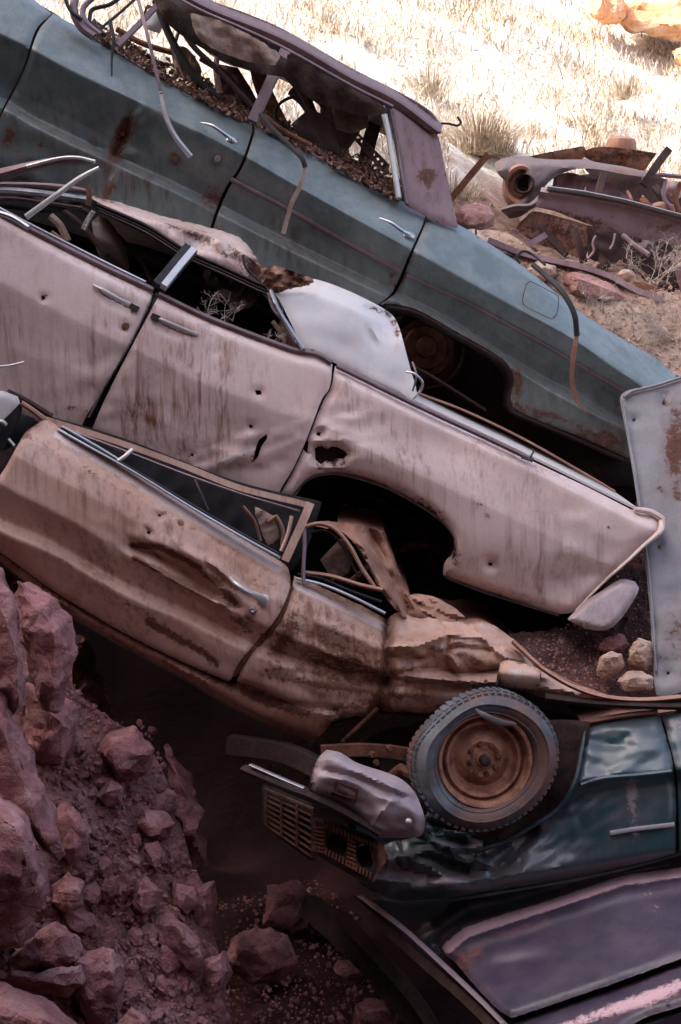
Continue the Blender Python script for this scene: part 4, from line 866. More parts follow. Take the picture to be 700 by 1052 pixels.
S = bar('bent_wire', [(-20, 377, 7.0), (6, 376, 6.98), (25, 372, 6.98)], 1.2, M['alu']); tag(S, 'short bright wire sticking in at the left edge against the pink door', 'wire')

# ================================================================== DARK GREEN OVERTURNED CAR
DT = Surf(6.72, [([(360, 800), (430, 780), (600, 738), (700, 718)], .14), ([(360, 842), (430, 838), (483, 872), (545, 844), (600, 802), (700, 791)], -.005), ([(360, 850), (430, 846), (483, 880), (545, 856), (600, 812), (700, 800)], [.07, .07, .06, .05, .05, .05]), ([(360, 880), (480, 892), (600, 850), (700, 840)], [.0, .01, .03, .03]), ([(360, 902), (480, 907), (600, 888), (700, 872)], [-.06, -.05, .02, .035]), ([(360, 930), (480, 932), (600, 908), (700, 890)], .14)],
          slope=-.0002, wobble=.010, seed=61, wl=110, blur=2, k=1.3,
          dents=[(450, 850, 22, 12, 10, -.05), (460, 880, 26, 10, 20, .05), (430, 870, 14, 14, 0, .04), (625, 762, 22, 10, 20, .03), (660, 770, 22, 7, -10, -.02), (640, 750, 22, 5, -6, -.02), (615, 790, 14, 8, 0, .02), (560, 870, 40, 10, -15, .015)],
          crumple=[(440, 885, 60, 30, 12, .085, 44, 62), (420, 875, 30, 30, 70, .04, 26, 66), (555, 862, 60, 36, -35, .018, 34, 63), (640, 770, 50, 26, -10, .016, 34, 64)],
           creases=[([(500, 905), (525, 880), (548, 856)], 9, .05), ([(420, 880), (440, 872), (470, 885), (490, 880)], 7, -.05), ([(600, 752), (640, 762), (680, 760)], 8, -.012)])
D = thing('overturned_car', 'dark green blue car lying upside down, its wheel in the air', 'car', P(520, 930, 7.2))
panel('front_fender', [(438, 838), (450, 832), (470, 836), (484, 850), (488, 868), (494, 878), (520, 866), (545, 850), (572, 834), (590, 806), (597, 780), (600, 750), (612, 742), (640, 737), (668, 732), (677, 734), (682, 752), (690, 780), (692, 800), (694, 830), (693, 876), (680, 880), (640, 890), (600, 899), (560, 906), (500, 915), (450, 923), (415, 924), (395, 920), (372, 908), (368, 898), (380, 890), (388, 875), (402, 866), (424, 862)],
      DT, M['darkteal'], D, step=3.5, jag=.25, roll=.02, rollw=4,
      rust=[(400, 895, 26, 18, 0, .55), (440, 895, 30, 12, 0, .35), (535, 880, 30, 22, -30, .5), (500, 895, 30, 12, 0, .4), (470, 835, 20, 4, 0, .4), (560, 850, 20, 4, -25, .6)],
      dirt=[(650, 830, 10, 34, 0, .5), (610, 880, 40, 20, 0, .3)], pale=[(415, 895, 26, 9, 15, .9), (455, 905, 30, 6, -5, .9), (400, 880, 12, 8, 0, .8), (650, 815, 9, 26, 0, .95), (652, 855, 8, 16, 0, .7), (545, 880, 26, 14, -20, .55), (430, 870, 20, 6, 0, .45), (603, 765, 4, 22, 15, .8), (470, 905, 50, 4, -6, .4)], edge_rust=.45)
panel('door', [(681, 735), (700, 729), (760, 715), (760, 862), (699, 874), (698, 830), (696, 795), (688, 760)], DT.off(-.005), M['darkteal'], D, step=4, pale=[(694, 744, 16, 9, 0, .9)], roll=.02)
bar('body_rail', [(596, 806), (620, 799), (655, 796), (690, 792)], 2.0, M['darkteal'], D, d=DT, off=-.006, th=.012)
bar('side_trim', [(627, 856), (650, 852), (693, 847)], 2.4, M['alu'], D, d=DT, off=-.012, th=.008, curve=False)
bar('body_lip', [(488, 874), (520, 864), (548, 848), (574, 830), (590, 804), (598, 768), (601, 748)], 1.8, M['darkteal'], D, d=DT, off=-.02, th=.02)
bar('sill_edge', [(600, 742), (640, 735), (676, 731)], 2.6, M['brownrust'], D, d=DT, off=.0, th=.03)
panel('inner_frame', [(600, 760), (680, 745), (760, 730), (760, 860), (600, 890), (450, 905), (400, 900), (480, 890), (560, 860)], DT.off(.1), M['black'], D, th=.02, step=14)
panel('wheel_housing', [(380, 770), (440, 740), (560, 730), (606, 742), (600, 800), (560, 850), (490, 880), (430, 850)], flat(7.25, w=.03), M['darkrust'], D, th=.04, step=10)
panel('inner_wing', [(540, 742), (575, 740), (606, 742), (602, 776), (592, 812), (568, 840), (520, 868), (500, 850), (540, 810)], flat(7.02, sx=-.001, w=.02, wl=40), M['darkrust'], D, th=.02, step=5, rust=[(575, 790, 20, 30, 0, .4)], pale=[(592, 775, 6, 22, 10, .8)])
panel('crumpled_lip', [(440, 832), (452, 829), (462, 834), (474, 846), (484, 856), (496, 864), (492, 878), (482, 886), (468, 882), (462, 868), (452, 872), (444, 862), (438, 850)], flat(6.60, w=.03, wl=26, seed=77, crumple=[(470, 856, 40, 40, 0, .09, 24, 78)]), M['darkteal'], D, th=.012, step=2.5, rust=[(486, 868, 8, 8, 0, .6)], pale=[(468, 880, 16, 4, 10, .6)], jag=.5)
skirt('bonnet', [(368, 900), (395, 922), (450, 925), (560, 908), (640, 892), (700, 876), (760, 864)], DT, M['darkteal'], D, depth=1.5, off=.04, dz=-.05)
skirt('underbody', [(600, 744), (640, 737), (700, 729), (760, 716)], DT, M['brownrust'], D, depth=1.4, off=.04)
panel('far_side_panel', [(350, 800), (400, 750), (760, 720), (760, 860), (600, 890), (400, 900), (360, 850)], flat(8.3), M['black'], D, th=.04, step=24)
# bumper
bs = Surf(6.42, [([(300, 770), (440, 800)], .10), ([(300, 782), (345, 776), (380, 794), (440, 830)], .01), ([(300, 810), (345, 800), (440, 842)], .0), ([(310, 822), (350, 826), (385, 862), (440, 862)], .07)], wobble=.005, seed=71, wl=50, blur=2,
          dents=[(330, 785, 8, 20, 10, .015), (395, 805, 30, 5, 22, -.02), (392, 835, 16, 12, 0, -.025), (372, 826, 10, 16, -30, .02)], crumple=[(380, 820, 60, 40, 22, .014, 30, 72)], creases=[([(335, 792), (370, 800), (400, 814), (430, 822)], 6, .02), ([(382, 850), (396, 830), (404, 822)], 5, -.015)])
B = panel('bumper', [(318, 812), (321, 796), (328, 779), (336, 771), (350, 774), (364, 783), (380, 789), (396, 794), (412, 801), (424, 812), (431, 826), (436, 843), (434, 855), (428, 859), (410, 860), (388, 859), (378, 852), (366, 838), (350, 829), (330, 822), (318, 817)], bs, M['bumper'], D, th=.10, step=3, roll=.05, rollw=6,
      rust=[(334, 795, 14, 20, 0, .4), (350, 820, 26, 5, 20, .6), (355, 815, 14, 7, 15, .5), (400, 850, 20, 5, 0, .3), (320, 800, 4, 20, 0, .6)], pale=[(405, 838, 18, 10, -20, .6)])
bar('number_plate_recess', [(346, 803), (368, 811), (366, 822), (344, 814), (346, 803)], 1.0, M['rust'], B, d=bs, off=-.004, curve=False)
V, f = lathe([(0, .012), (.006, .010), (.012, .004), (.014, -.004)], P(420, 844, 6.40), (0, -1, .2), 14); build('bolt_head', V, f, M['alu'], B)
bar('bumper_bar', [(252, 790, 6.7), (280, 802, 6.62), (300, 810, 6.56), (325, 820, 6.5), (360, 838, 6.5), (390, 856, 6.5)], 6.5, M['darkrust'], D, th=.04, taper=[.7, .9, 1, .9, .8, .6])
bar('bumper_bar', [(258, 786, 6.66), (290, 800, 6.58), (314, 810, 6.52)], 2.0, M['chrome'], D, th=.02)
bar('chassis_rail', [(330, 772, 6.9), (370, 770, 6.9), (400, 772, 6.92), (430, 776, 6.95)], 6, M['rust'], D, th=.03, square=True)
bar('chassis_rail', [(236, 764, 7.1), (290, 772, 7.05), (330, 790, 6.9), (350, 800, 6.85)], 9, M['darkrust'], D, th=.06, square=True)
bar('brake_pipe', [(352, 762, 7.0), (370, 745, 6.98), (388, 728, 6.95)], 2.2, M['rust'], D)
bar('suspension_arm', [(400, 800, 6.9), (412, 790, 6.85), (430, 800, 6.8)], 6, M['rust'], D, th=.03)
for x, y in ((382, 775), (386, 783), (400, 768)):
    V, f = lathe([(0, .03), (.012, .03), (.016, .0)], P(x, y, 6.84), (.2, -1, .1), 6); build('bolt_head', V, f, M['rust'], D)
# grille (grid) and headlamp surround with ribs
gl = flat(6.70, sx=-.0016, w=0)
G = panel('grille', [(270, 806), (284, 811), (320, 826), (322, 832), (322, 884), (318, 882), (274, 850), (270, 844)], lambda x, y: gl(x, y) + .03, M['black'], D, th=.02, step=6, sm=False)
lst = []
for k in range(8):
    t = k / 7; a = (272, 810 + 36 * t); b = (322, 831 + 50 * t)
    q = np.array([a, ((a[0] + b[0]) / 2, (a[1] + b[1]) / 2), b]); lst.append(sweep(P(q[:, 0], q[:, 1], gl(q[:, 0], q[:, 1]) - .004), .0042, .010, square=True))
for k in range(4):
    t = k / 3; x = 273 + 48 * t; q = np.array([(x, 810 + 20 * t), (x, 828 + 36 * t), (x, 847 + 34 * t)]); lst.append(sweep(P(q[:, 0], q[:, 1], gl(q[:, 0], q[:, 1]) - .008), .0048, .014, square=True))
V, f = merge(lst); gb = build('grille_bars', V, f, M['rust'], G, smooth=False); gb['label'] = 'rusted grid of the grille'
hs = flat(6.60, sx=-.0010, w=.004)
def ell(cx, cy, rx, ry, a=0, n=20): return [(cx + rx * math.cos(t) * math.cos(a) - ry * math.sin(t) * math.sin(a), cy + rx * math.cos(t) * math.sin(a) + ry * math.sin(t) * math.cos(a)) for t in np.linspace(0, 2 * math.pi, n, endpoint=False)]
HL = panel('headlamp_surround', [(320, 840), (332, 842), (350, 848), (372, 856), (388, 864), (384, 878), (386, 896), (378, 906), (364, 900), (346, 890), (330, 880), (322, 868)], hs, M['darkrust'], D, th=.03, step=2.5, roll=.012,
           holes=[ell(346, 869, 10, 13, -.3), ell(375, 880, 8, 13, -.3)], rust=[(340, 885, 20, 10, 30, .4)])
lst = []
for k in range(17):
    t = k / 16
    a = np.array([324 + 60 * t, 842 + 24 * t]); lst.append(sweep(P(*np.array([a, a + (1, 5 + 1 * math.sin(6 * t))]).T, hs(*np.array([a, a + (1, 6)]).T) - .008), .004, .008, square=True))
    a = np.array([324 + 56 * t, 872 + 30 * t]); lst.append(sweep(P(*np.array([a, a + (1, -6)]).T, hs(*np.array([a, a + (1, -6)]).T) - .008), .004, .008, square=True))
for k in range(7):
    y = 862 + k * 4.4; lst.append(sweep(P([357, 366], [y, y + 4], hs(*np.array([(357, y), (366, y + 4)]).T) - .008), .004, .008, square=True))
    y = 848 + k * 4; lst.append(sweep(P([322, 334], [y + 1, y + 3], hs(*np.array([(322, y), (334, y + 3)]).T) - .008), .004, .008, square=True))
V, f = merge(lst); build('surround_ribs', V, f, M['rust'], HL, smooth=False)
for x, y, r in ((346, 869, 1.0), (375, 880, .9)):
    V, f = lathe([(0, -.06), (.03 * r, -.055), (.04 * r, -.03), (.055 * r, .0), (.060 * r, -.01), (.062 * r, -.06)], P(x, y, 6.66), (-.25, -1, -.1), 24); build('headlamp_bowl', V, f, M['darkrust'], HL)
panel('front_valance', [(380, 868), (392, 866), (398, 880), (392, 892), (384, 905), (378, 903), (386, 890), (382, 878)], flat(6.62, w=.02, wl=20), M['brownrust'], D, th=.02, step=3)
# the wheel in the air
wc = P(497, 780, 6.62); wax = np.array([.10, -1, .06]); wax /= np.linalg.norm(wax)
def warp(t): return 1 + .025 * math.sin(t * 2 + .4) + .02 * math.sin(3 * t + 1) - .05 * math.exp(-((((t + 0.0) % 6.283) - 2.35) / .35) ** 2)
W_ = thing('loose_label', '', '', wc) if False else None
wheel = thing('wheel', 'x', 'x', wc); 
del wheel['label'], wheel['category']
wheel.parent = D; wheel.location = tuple(wc - WPOS[D.name]); WPOS[wheel.name] = wc
tp = [(.205, -.02), (.212, .03), (.225, .055), (.232, .062), (.236, .060), (.25, .070), (.268, .074), (.271, .079), (.275, .079), (.278, .073), (.298, .060), (.314, .040), (.325, .015), (.330, -.02), (.330, -.10), (.322, -.14), (.295, -.165), (.25, -.17), (.21, -.14), (.205, -.10)]
V, f = lathe(tp, wc, wax, 96, warp=warp)
u = np.cross((0, 0, 1), wax); u /= np.linalg.norm(u); v = np.cross(wax, u)
lst = [(V, f)]
for i in range(60):
    t = 2 * math.pi * i / 60; k = warp(t); rad = u * math.cos(t) + v * math.sin(t); tan_ = -u * math.sin(t) + v * math.cos(t)
    js = 1 + rng.normal(0, .12)
    lst.append(boxv(wc + rad * (.319 * k) + wax * .012, (rad, tan_, wax), (.007, .0105 * js, .030)))
    lst.append(boxv(wc + rad * (.331 * k) - wax * .06, (rad, tan_, wax), (.004, .0105 * js, .06)))
V, f = merge(lst); V = wc + (V - wc) * np.array([.95, 1, .915]); V = V + np.outer(np.exp(-(((V - wc) @ (RT * -.6 + UP * .8) - .31) / .07) ** 2), (RT * .6 - UP * .8)) * .028; ty = build('tyre', V, f, M['tyre'], wheel, sharp=35)
bar('tyre_tear', [(489, 729, 6.50), (498, 735, 6.47), (512, 742, 6.47), (530, 744, 6.50)], 3.2, M['tyre'], ty, th=.006, taper=[.4, 1, 1.3, .5])
rp_ = [(0, .012), (.03, .012), (.034, -.01), (.055, -.014), (.075, -.004), (.085, -.010), (.105, -.035), (.12, -.045), (.135, -.04), (.142, -.02), (.150, .0), (.160, .004), (.168, -.01), (.176, -.02), (.182, .03), (.188, .045), (.198, .048), (.205, .038), (.207, .0)]
V, f = lathe(rp_, wc + wax * .0, wax, 64); rim = build('rim', V, f, M['rim'], wheel, sharp=30)
lst = []
V, f = lathe([(0, .07), (.015, .068), (.022, .06), (.024, .01)], wc, wax, 16); build('hub', V, f, M['darkrust'], wheel)
for i in range(8):
    t = 2 * math.pi * i / 8 + .2; c = wc + (u * math.cos(t) + v * math.sin(t)) * .066
    V, f = lathe([(0, .012), (.009, .012), (.013, .006), (.013, -.012)], c, wax, 6); build('wheel_nut', V, f, M['rust'], rim, smooth=False)

# ================================================================== PURPLE CAR AT THE BOTTOM
def purp(px, py):
    px = np.atleast_1d(np.asarray(px, float)); py = np.atleast_1d(np.asarray(py, float))
    yt = np.interp(px, [430, 480, 520, 580, 640, 700, 760], [985, 950, 940, 920, 900, 893, 886]); yb = np.interp(px, [440, 525, 700, 760], [1080, 1046, 985, 962])
    t = np.clip((py - yt) / np.maximum(yb - yt, 10), -.3, 2.2)
    return 6.72 - .62 * t + .10 * np.exp(-((t - .0) / .12) ** 2) - .03 * np.exp(-((t - .16) / .06) ** 2) + .008 * wob(px, py, 81, 70) + blob(px, py, (530, 990, 40, 10, -10, .03))
U = thing('wrecked_car', 'dark purple car with scraped edges, lowest in the pile at the bottom edge', 'car', P(560, 1052, 7.0))
panel('bonnet', [(452, 968), (458, 960), (480, 950), (500, 945), (520, 939), (550, 930), (580, 920), (610, 909), (640, 900), (670, 896), (720, 888), (760, 880), (760, 962), (700, 984), (640, 1006), (580, 1027), (526, 1045), (512, 1036), (496, 1020), (480, 1002), (468, 988), (458, 980)], purp, M['purple'], U, step=4, roll=.03, rollw=4, jag=.2,
      rust=[([(474, 990), (500, 966), (560, 948)], 8, .45), (480, 985, 24, 14, -20, .4)], pale=[([(460, 974), (480, 957), (520, 944), (580, 925), (640, 904), (700, 896)], 9, 1.7), (670, 925, 10, 20, -30, .5), (520, 975, 30, 12, -10, .3), (650, 960, 50, 14, -20, .3)])
panel('wing', [(524, 1054), (580, 1034), (640, 1014), (700, 992), (760, 970), (760, 1010), (700, 1033), (660, 1046), (620, 1070), (540, 1090), (515, 1070)], lambda x, y: purp(x, y) + .06, M['purple'], U, step=4, roll=.04, rollw=5,
      pale=[([(560, 1062), (620, 1040), (700, 1010)], 12, .95), (670, 1030, 40, 8, -18, .6)], rust=[([(620, 1048), (700, 1020)], 8, .5)])
skirt('wing_side', [(515, 1072), (540, 1092), (620, 1072), (700, 1040), (760, 1014)], lambda x, y: purp(x, y) + .06, M['purple'], U, depth=.05, dz=-.5, off=.0)
panel('inner_frame', [(455, 975), (520, 950), (760, 900), (760, 1040), (560, 1110), (500, 1040)], lambda x, y: purp(x, y) + .16, M['black'], U, step=14)
for pts, w, mt in (([(362, 925, 7.1), (400, 955, 6.9), (440, 990, 6.65), (480, 1025, 6.4), (512, 1058, 6.2), (540, 1090, 6.1)], 5, 'darkrust'), ([(372, 922, 7.06), (412, 952, 6.8), (452, 988, 6.56), (490, 1024, 6.32), (520, 1054, 6.14)], 2.0, 'mauve'),
                   ([(350, 940, 7.4), (392, 985, 7.2), (430, 1030, 7.0), (460, 1080, 6.9)], 6, 'darkrust')):
    bar('frame_rail', pts, w, M[mt], U, th=.03, square=(w > 3))
panel('radiator_panel', [(376, 926), (440, 924), (520, 918), (600, 905), (690, 888), (640, 898), (580, 917), (520, 936), (480, 947), (456, 958), (448, 970), (456, 985), (420, 955)], lambda x, y: purp(x, y) + .2, M['darkteal'], U, step=5, rust=[(430, 960, 20, 20, 0, .5)])
S = bar('steel_beam', [(318, 930, 8.0), (360, 968, 7.7), (400, 1010, 7.4), (452, 1075, 7.1)], 11, M['rust'], None, th=.05, square=True); S.data.materials[0] = M['darkrust']; tag(S, 'long rusty steel beam lying in the dark at the foot of the pile', 'beam')
S = bar('steel_beam', [(352, 950, 8.1), (372, 1000, 7.9), (388, 1060, 7.7)], 7, M['darkrust'], None, th=.04, square=True); tag(S, 'shorter dark girder behind the long rusty beam at the foot of the pile', 'beam')

# ================================================================== BLUE GREY PANEL ON THE RIGHT
gp = flat(7.5, sx=-.0006, sy=-.0021, w=.014, wl=140, seed=91, crumple=[(690, 650, 30, 60, 0, .012, 60, 92), (670, 430, 30, 30, 0, .006, 50, 93)], dents=[(690, 600, 30, 40, 0, .01)])
o = panel('sheet_metal_panel', [(638, 412), (640, 405), (648, 401), (672, 396), (698, 388), (760, 370), (760, 690), (722, 700), (700, 710), (682, 715), (675, 713), (673, 700), (672, 680), (668, 620), (662, 565), (654, 505), (646, 455)], gp, M['greyblue'], None, step=5, th=.022, roll=.014, rollw=4,
      rust=[(697, 455, 14, 50, 0, .95), (690, 470, 10, 30, 0, .4), (678, 503, 5, 5, 0, .8), (696, 640, 12, 20, 0, .6), (690, 670, 22, 22, 0, .5), (700, 510, 10, 10, 0, .5), (682, 415, 3, 7, 0, .5)], dirt=[(690, 470, 12, 60, 0, .8), (690, 650, 20, 40, 0, .5)], holes=[[(681, 405), (684, 405), (684, 408), (681, 408)], [(681, 412), (683, 412), (683, 415), (681, 415)], [(650, 430), (653, 430), (653, 433), (650, 433)], [(676, 560), (679, 560), (679, 564), (676, 564)], [(685, 690), (688, 690), (688, 693), (685, 693)]], pale=[(664, 470, 3, 50, -8, .6), (685, 580, 14, 5, 20, .5)])
bar('folded_lip', [(641, 408), (650, 402), (674, 396), (699, 388), (740, 376)], 1.6, M['greyblue'], o, d=gp, off=-.012, th=.01)
bar('folded_lip', [(640, 414), (648, 458), (656, 508), (664, 566), (670, 622), (674, 690)], 1.3, M['greyblue'], o, d=gp, off=-.010, th=.008)
tag(o, 'flat blue grey sheet metal panel leaning upright at the right edge', 'metal panel')

# ================================================================== FRONT END WRECK, UPPER RIGHT
N = thing('wrecked_front_end', 'stripped mauve front end of a wreck with an empty headlamp, on the upper right bank', 'car wreck', P(620, 310, 10.2))
nf = Surf(10.0, [([(500, 168), (542, 161), (597, 163), (700, 175)], .25), ([(500, 176), (542, 170), (597, 172), (700, 184)], .04), ([(500, 200), (560, 190), (620, 180)], .0), ([(500, 226), (560, 226)], .10)], wobble=.01, wl=40, blur=2)
panel('fender', [(509, 168), (518, 163), (542, 161), (570, 161), (597, 163), (640, 171), (664, 176), (662, 181), (640, 178), (614, 173), (592, 173), (574, 179), (562, 188), (555, 198), (548, 211), (536, 221), (524, 224), (518, 218), (520, 212), (528, 210), (540, 203), (544, 190), (540, 172), (528, 167), (522, 172), (520, 186), (514, 180), (510, 174)],
      nf, M['darkfender'], N, step=2.5, th=.02, roll=.03, rollw=3, pale=[(560, 167, 30, 3, 0, .6), (620, 172, 40, 3, 8, .5)], rust=[(515, 172, 6, 10, 0, .4), (640, 176, 20, 3, 0, .6)])
hc = P(535, 190, 10.06)
V, f = lathe([(.0, -.16), (.03, -.15), (.04, -.12), (.045, -.06), (.055, -.05), (.075, -.055), (.080, -.02), (.09, .0), (.105, .005), (.115, -.01), (.125, -.05), (.13, -.12)], hc, (-.15, -1, .0), 36)
V = hc + (V - hc) * np.array([.95, 1, 1.15]); build('headlamp_bowl', V, f, M['brownrust'], N)
V, f = lathe([(.0, -.1), (.05, -.09), (.052, -.02), (.060, .0), (.066, -.03)], P(538, 188, 10.0), (-.35, -1, .0), 24); build('headlamp_ring', V, f, M['darkrust'], N)
bar('bumper_lip', [(518, 216, 9.95), (530, 213, 9.9), (545, 212, 9.9), (556, 203, 9.95)], 3.5, M['darkfender'], N, th=.04)
panel('beam', [(557, 193), (564, 193), (600, 199), (640, 207), (700, 223), (740, 232), (740, 262), (700, 253), (660, 245), (631, 238), (600, 228), (570, 216), (551, 212)], Surf(9.6, [([(550, 192), (640, 206), (740, 230)], .02), ([(550, 196), (640, 211), (740, 236)], -.03), ([(550, 200), (640, 214), (740, 240)], .03), ([(550, 216), (640, 242), (740, 266)], .05)], wobble=.008, wl=50, blur=1), M['mauve'], N, step=3, th=.05, sm=False, rust=[(600, 225, 40, 5, 12, .5), (680, 235, 30, 10, 12, .4)])
bar('beam_flange', [(562, 193, 9.58), (600, 198, 9.58), (640, 206, 9.58), (700, 222, 9.58), (740, 232, 9.58)], 1.8, M['greyblue'], N, th=.04, curve=False)
panel('inner_wing', [(570, 181), (585, 178), (600, 182), (624, 190), (646, 204), (650, 214), (620, 206), (590, 200), (568, 196)], flat(10.2, w=.03, wl=30), M['mauve'], N, step=3, th=.02, dirt=[(600, 190, 30, 10, 0, .7)], holes=[[(600, 192), (604, 193), (603, 196), (599, 195)]])
panel('inner_wing', [(526, 250), (530, 236), (540, 224), (550, 218), (580, 225), (610, 234), (606, 250), (598, 272), (560, 268), (536, 262)], flat(10.2, w=.03, wl=40, seed=6), M['brownrust'], N, step=4, th=.02, rust=[(570, 245, 40, 20, 0, .5)])
panel('bulkhead', [(600, 172), (660, 178), (700, 190), (740, 200), (740, 300), (700, 290), (640, 270), (606, 260), (610, 230), (640, 210)], flat(10.7, w=.03, wl=40, seed=7), M['darkrust'], N, step=6, th=.03)
panel('far_fender', [(597, 158), (612, 152), (640, 153), (674, 158), (668, 166), (662, 175), (640, 170), (610, 165)], flat(10.6, sy=.004, w=.03, wl=30), M['brownrust'], N, step=3, th=.02, rust=[(640, 160, 30, 6, 0, .5)])
panel('far_fender', [(545, 161), (570, 156), (598, 151), (604, 156), (598, 163), (570, 163)], flat(10.4, sy=.004, w=.02, wl=30), M['brownrust'], N, step=3, th=.02)
bar('strut', [(620, 180, 10.0), (616, 194, 9.95), (614, 206, 9.9)], 3.4, M['darkrust'], N, th=.03, square=True)
bar('strut', [(686, 155, 9.9), (676, 168, 9.85), (668, 180, 9.8), (661, 190, 9.8)], 4, M['darkrust'], N, th=.03, square=True)
bar('strut', [(660, 182, 9.9), (680, 180, 9.9), (720, 184, 9.9)], 2.2, M['mauve'], N, th=.02)
bar('strut', [(556, 232, 10.0), (566, 246, 9.9), (582, 262, 9.85)], 3, M['darkrust'], N, th=.02, square=True)
bar('hook_bar', [(532, 272, 9.6), (532, 259, 9.6), (546, 250, 9.6), (560, 242, 9.65)], 3, M['mauve'], N, th=.02, square=True, curve=False)
panel('suspension_bracket', [(612, 237), (626, 234), (636, 240), (634, 254), (628, 270), (622, 282), (612, 280), (616, 262), (610, 250)], flat(9.5, w=.03, wl=20, seed=9), M['darkrust'], N, step=2.5, th=.06)
panel('bracket_plate', [(609, 236), (620, 233), (634, 235), (636, 240), (622, 243), (612, 241)], flat(9.42, sy=-.01, w=.01, wl=15), M['alu'], N, step=2.5, th=.012)
bar('bracket_arm', [(612, 242, 9.42), (609, 250, 9.42), (610, 258, 9.42), (604, 266, 9.42)], 1.2, M['mauve'], N, th=.012)
bar('bracket_arm', [(632, 240, 9.45), (630, 250, 9.45), (627, 256, 9.45)], 1.2, M['mauve'], N, th=.012)
bar('control_arm', [(640, 242, 9.6), (652, 252, 9.55), (667, 262, 9.5)], 3, M['mauve'], N, th=.02)
bar('control_arm', [(590, 236, 9.8), (596, 254, 9.7), (600, 270, 9.7)], 4, M['darkrust'], N, th=.02)
def lump(name, px, py, d, rx, ry, rz, mat, parent=None, seed=0, sub=3, rough=.25):
    bm = bmesh.new(); bmesh.ops.create_icosphere(bm, subdivisions=sub, radius=1)
    c = P(px, py, d); sc = d / F
    V = []
    for vv in bm.verts:
        n = noise.fractal(vv.co * 1.3 + Vector((seed, seed * 2, 0)), 1, 2, 4); k = 1 + rough * n
        V.append(c + RT * vv.co.x * rx * sc * k + UP * vv.co.z * ry * sc * k + FW * vv.co.y * rz * sc * k)
    f = [[q.index for q in p.verts] for p in bm.faces]; bm.free()
    return build(name, V, f, mat, parent, sharp=35)
lump('engine_lump', 681, 216, 10.0, 15, 9, 14, M['brownrust'], N, 3)
lump('engine_lump', 690, 196, 10.1, 10, 11, 12, M['mauve'], N, 5)
lump('engine_lump', 655, 285, 9.7, 10, 8, 12, M['rust'], N, 8)
bar('engine_mount', [(684, 186, 9.9), (682, 202, 9.9), (690, 214, 9.9)], 2, M['mauve'], N)
bar('engine_mount', [(700, 188, 9.9), (694, 204, 9.9), (700, 222, 9.9)], 3, M['rust'], N)
bar('axle_stub', [(682, 258, 9.6), (684, 275, 9.6), (680, 294, 9.6)], 4, M['darkrust'], N, square=True)
bar('axle_stub', [(676, 294, 9.55), (690, 292, 9.55), (706, 296, 9.55)], 3, M['darkrust'], N)
panel('body_plate', [(693, 270), (702, 256), (740, 260), (740, 320), (700, 300)], flat(9.5, w=.02), M['mauve'], N, step=4, th=.02)
bar('coil', [(660, 205, 9.95), (668, 214, 9.9), (662, 226, 9.9)], 4, M['rust'], N)
panel('shade_backing', [(548, 200), (600, 180), (660, 184), (740, 196), (740, 310), (690, 300), (640, 282), (600, 276), (560, 250)], flat(10.95, w=.04, wl=40, seed=17), M['black'], N, step=6, th=.03)  # dark sheets set behind the wreck to stand for its shaded gaps
panel('shade_backing', [(604, 232), (640, 240), (700, 254), (740, 262), (740, 330), (700, 318), (650, 300), (606, 288)], flat(10.0, w=.03, wl=30, seed=18), M['darkrust'], N, step=6, th=.03)
rr = random.Random(31)
for k in range(26):
    x, y = rr.uniform(600, 705), rr.uniform(182, 292)
    if y > 215 + (x - 600) * .8 + 60: continue
    a = rr.uniform(0, 3.14); L = rr.uniform(8, 26); d0 = rr.uniform(9.75, 10.6); nmz = ('loose_rod', 'bracket', 'hose')[k % 3]
    mt = M[('rust', 'darkrust', 'mauve', 'brownrust', 'rubber', 'darkrust')[k % 6]]
    bar(nmz, [(x, y, d0), (x + L * .5 * math.cos(a) + rr.uniform(-3, 3), y + L * .5 * math.sin(a) + rr.uniform(-3, 3), d0 - .05), (x + L * math.cos(a), y + L * math.sin(a), d0 + rr.uniform(-.1, .1))], rr.uniform(1.2, 4.0) if k % 3 == 1 else rr.uniform(.8, 2), mt, N, th=.02, square=k % 3 == 1)
for k, (x, y, s_) in enumerate(((640, 222, 9), (700, 238, 12), (664, 250, 10), (612, 214, 8), (688, 270, 12))):
    panel('torn_bracket', [(x + s_ * math.cos(t) * rr.uniform(.6, 1.3), y + s_ * .8 * math.sin(t) * rr.uniform(.6, 1.3)) for t in np.linspace(0, 6.283, 7, endpoint=False)], flat(10.1 - .1 * k, w=.05, wl=14, seed=k + 70), M[('mauve', 'rust', 'darkfender', 'brownrust', 'mauve')[k]], N, step=3, th=.012, sm=False)
# things lying around it
o = bar('body_trim', [(501, 247, 9.4), (540, 262, 9.4), (594, 274, 9.3), (625, 284, 9.25), (652, 298, 9.2), (700, 318, 9.15), (740, 336, 9.1)], 2.8, M['mauve'], None, th=.03, square=True); tag(o, 'long pale metal rail running across the stones in front of the stripped front end', 'rail')
o = panel('riveted_plate', [(652, 290), (664, 292), (700, 308), (740, 326), (740, 340), (700, 326), (670, 314), (655, 308)], flat(9.2, w=.01), M['rust'], None, step=4, th=.03); tag(o, 'rusty riveted plate below the stripped front end at the right edge', 'plate')
o = bar('flat_bar', [(463, 205, 9.3), (482, 182, 9.25), (502, 158, 9.2)], 3.4, M['rust'], None, th=.012, square=True); tag(o, 'rusty flat bar leaning upward beside the rear pillar of the teal sedan', 'metal bar')
o = bar('bent_hook', [(446, 127, 8.4), (460, 127, 8.4), (470, 129, 8.4), (474, 126, 8.4), (470, 120, 8.4)], 1.2, M['black'], None); tag(o, 'small black bent hook poking out behind the teal sedan roof corner', 'hook')
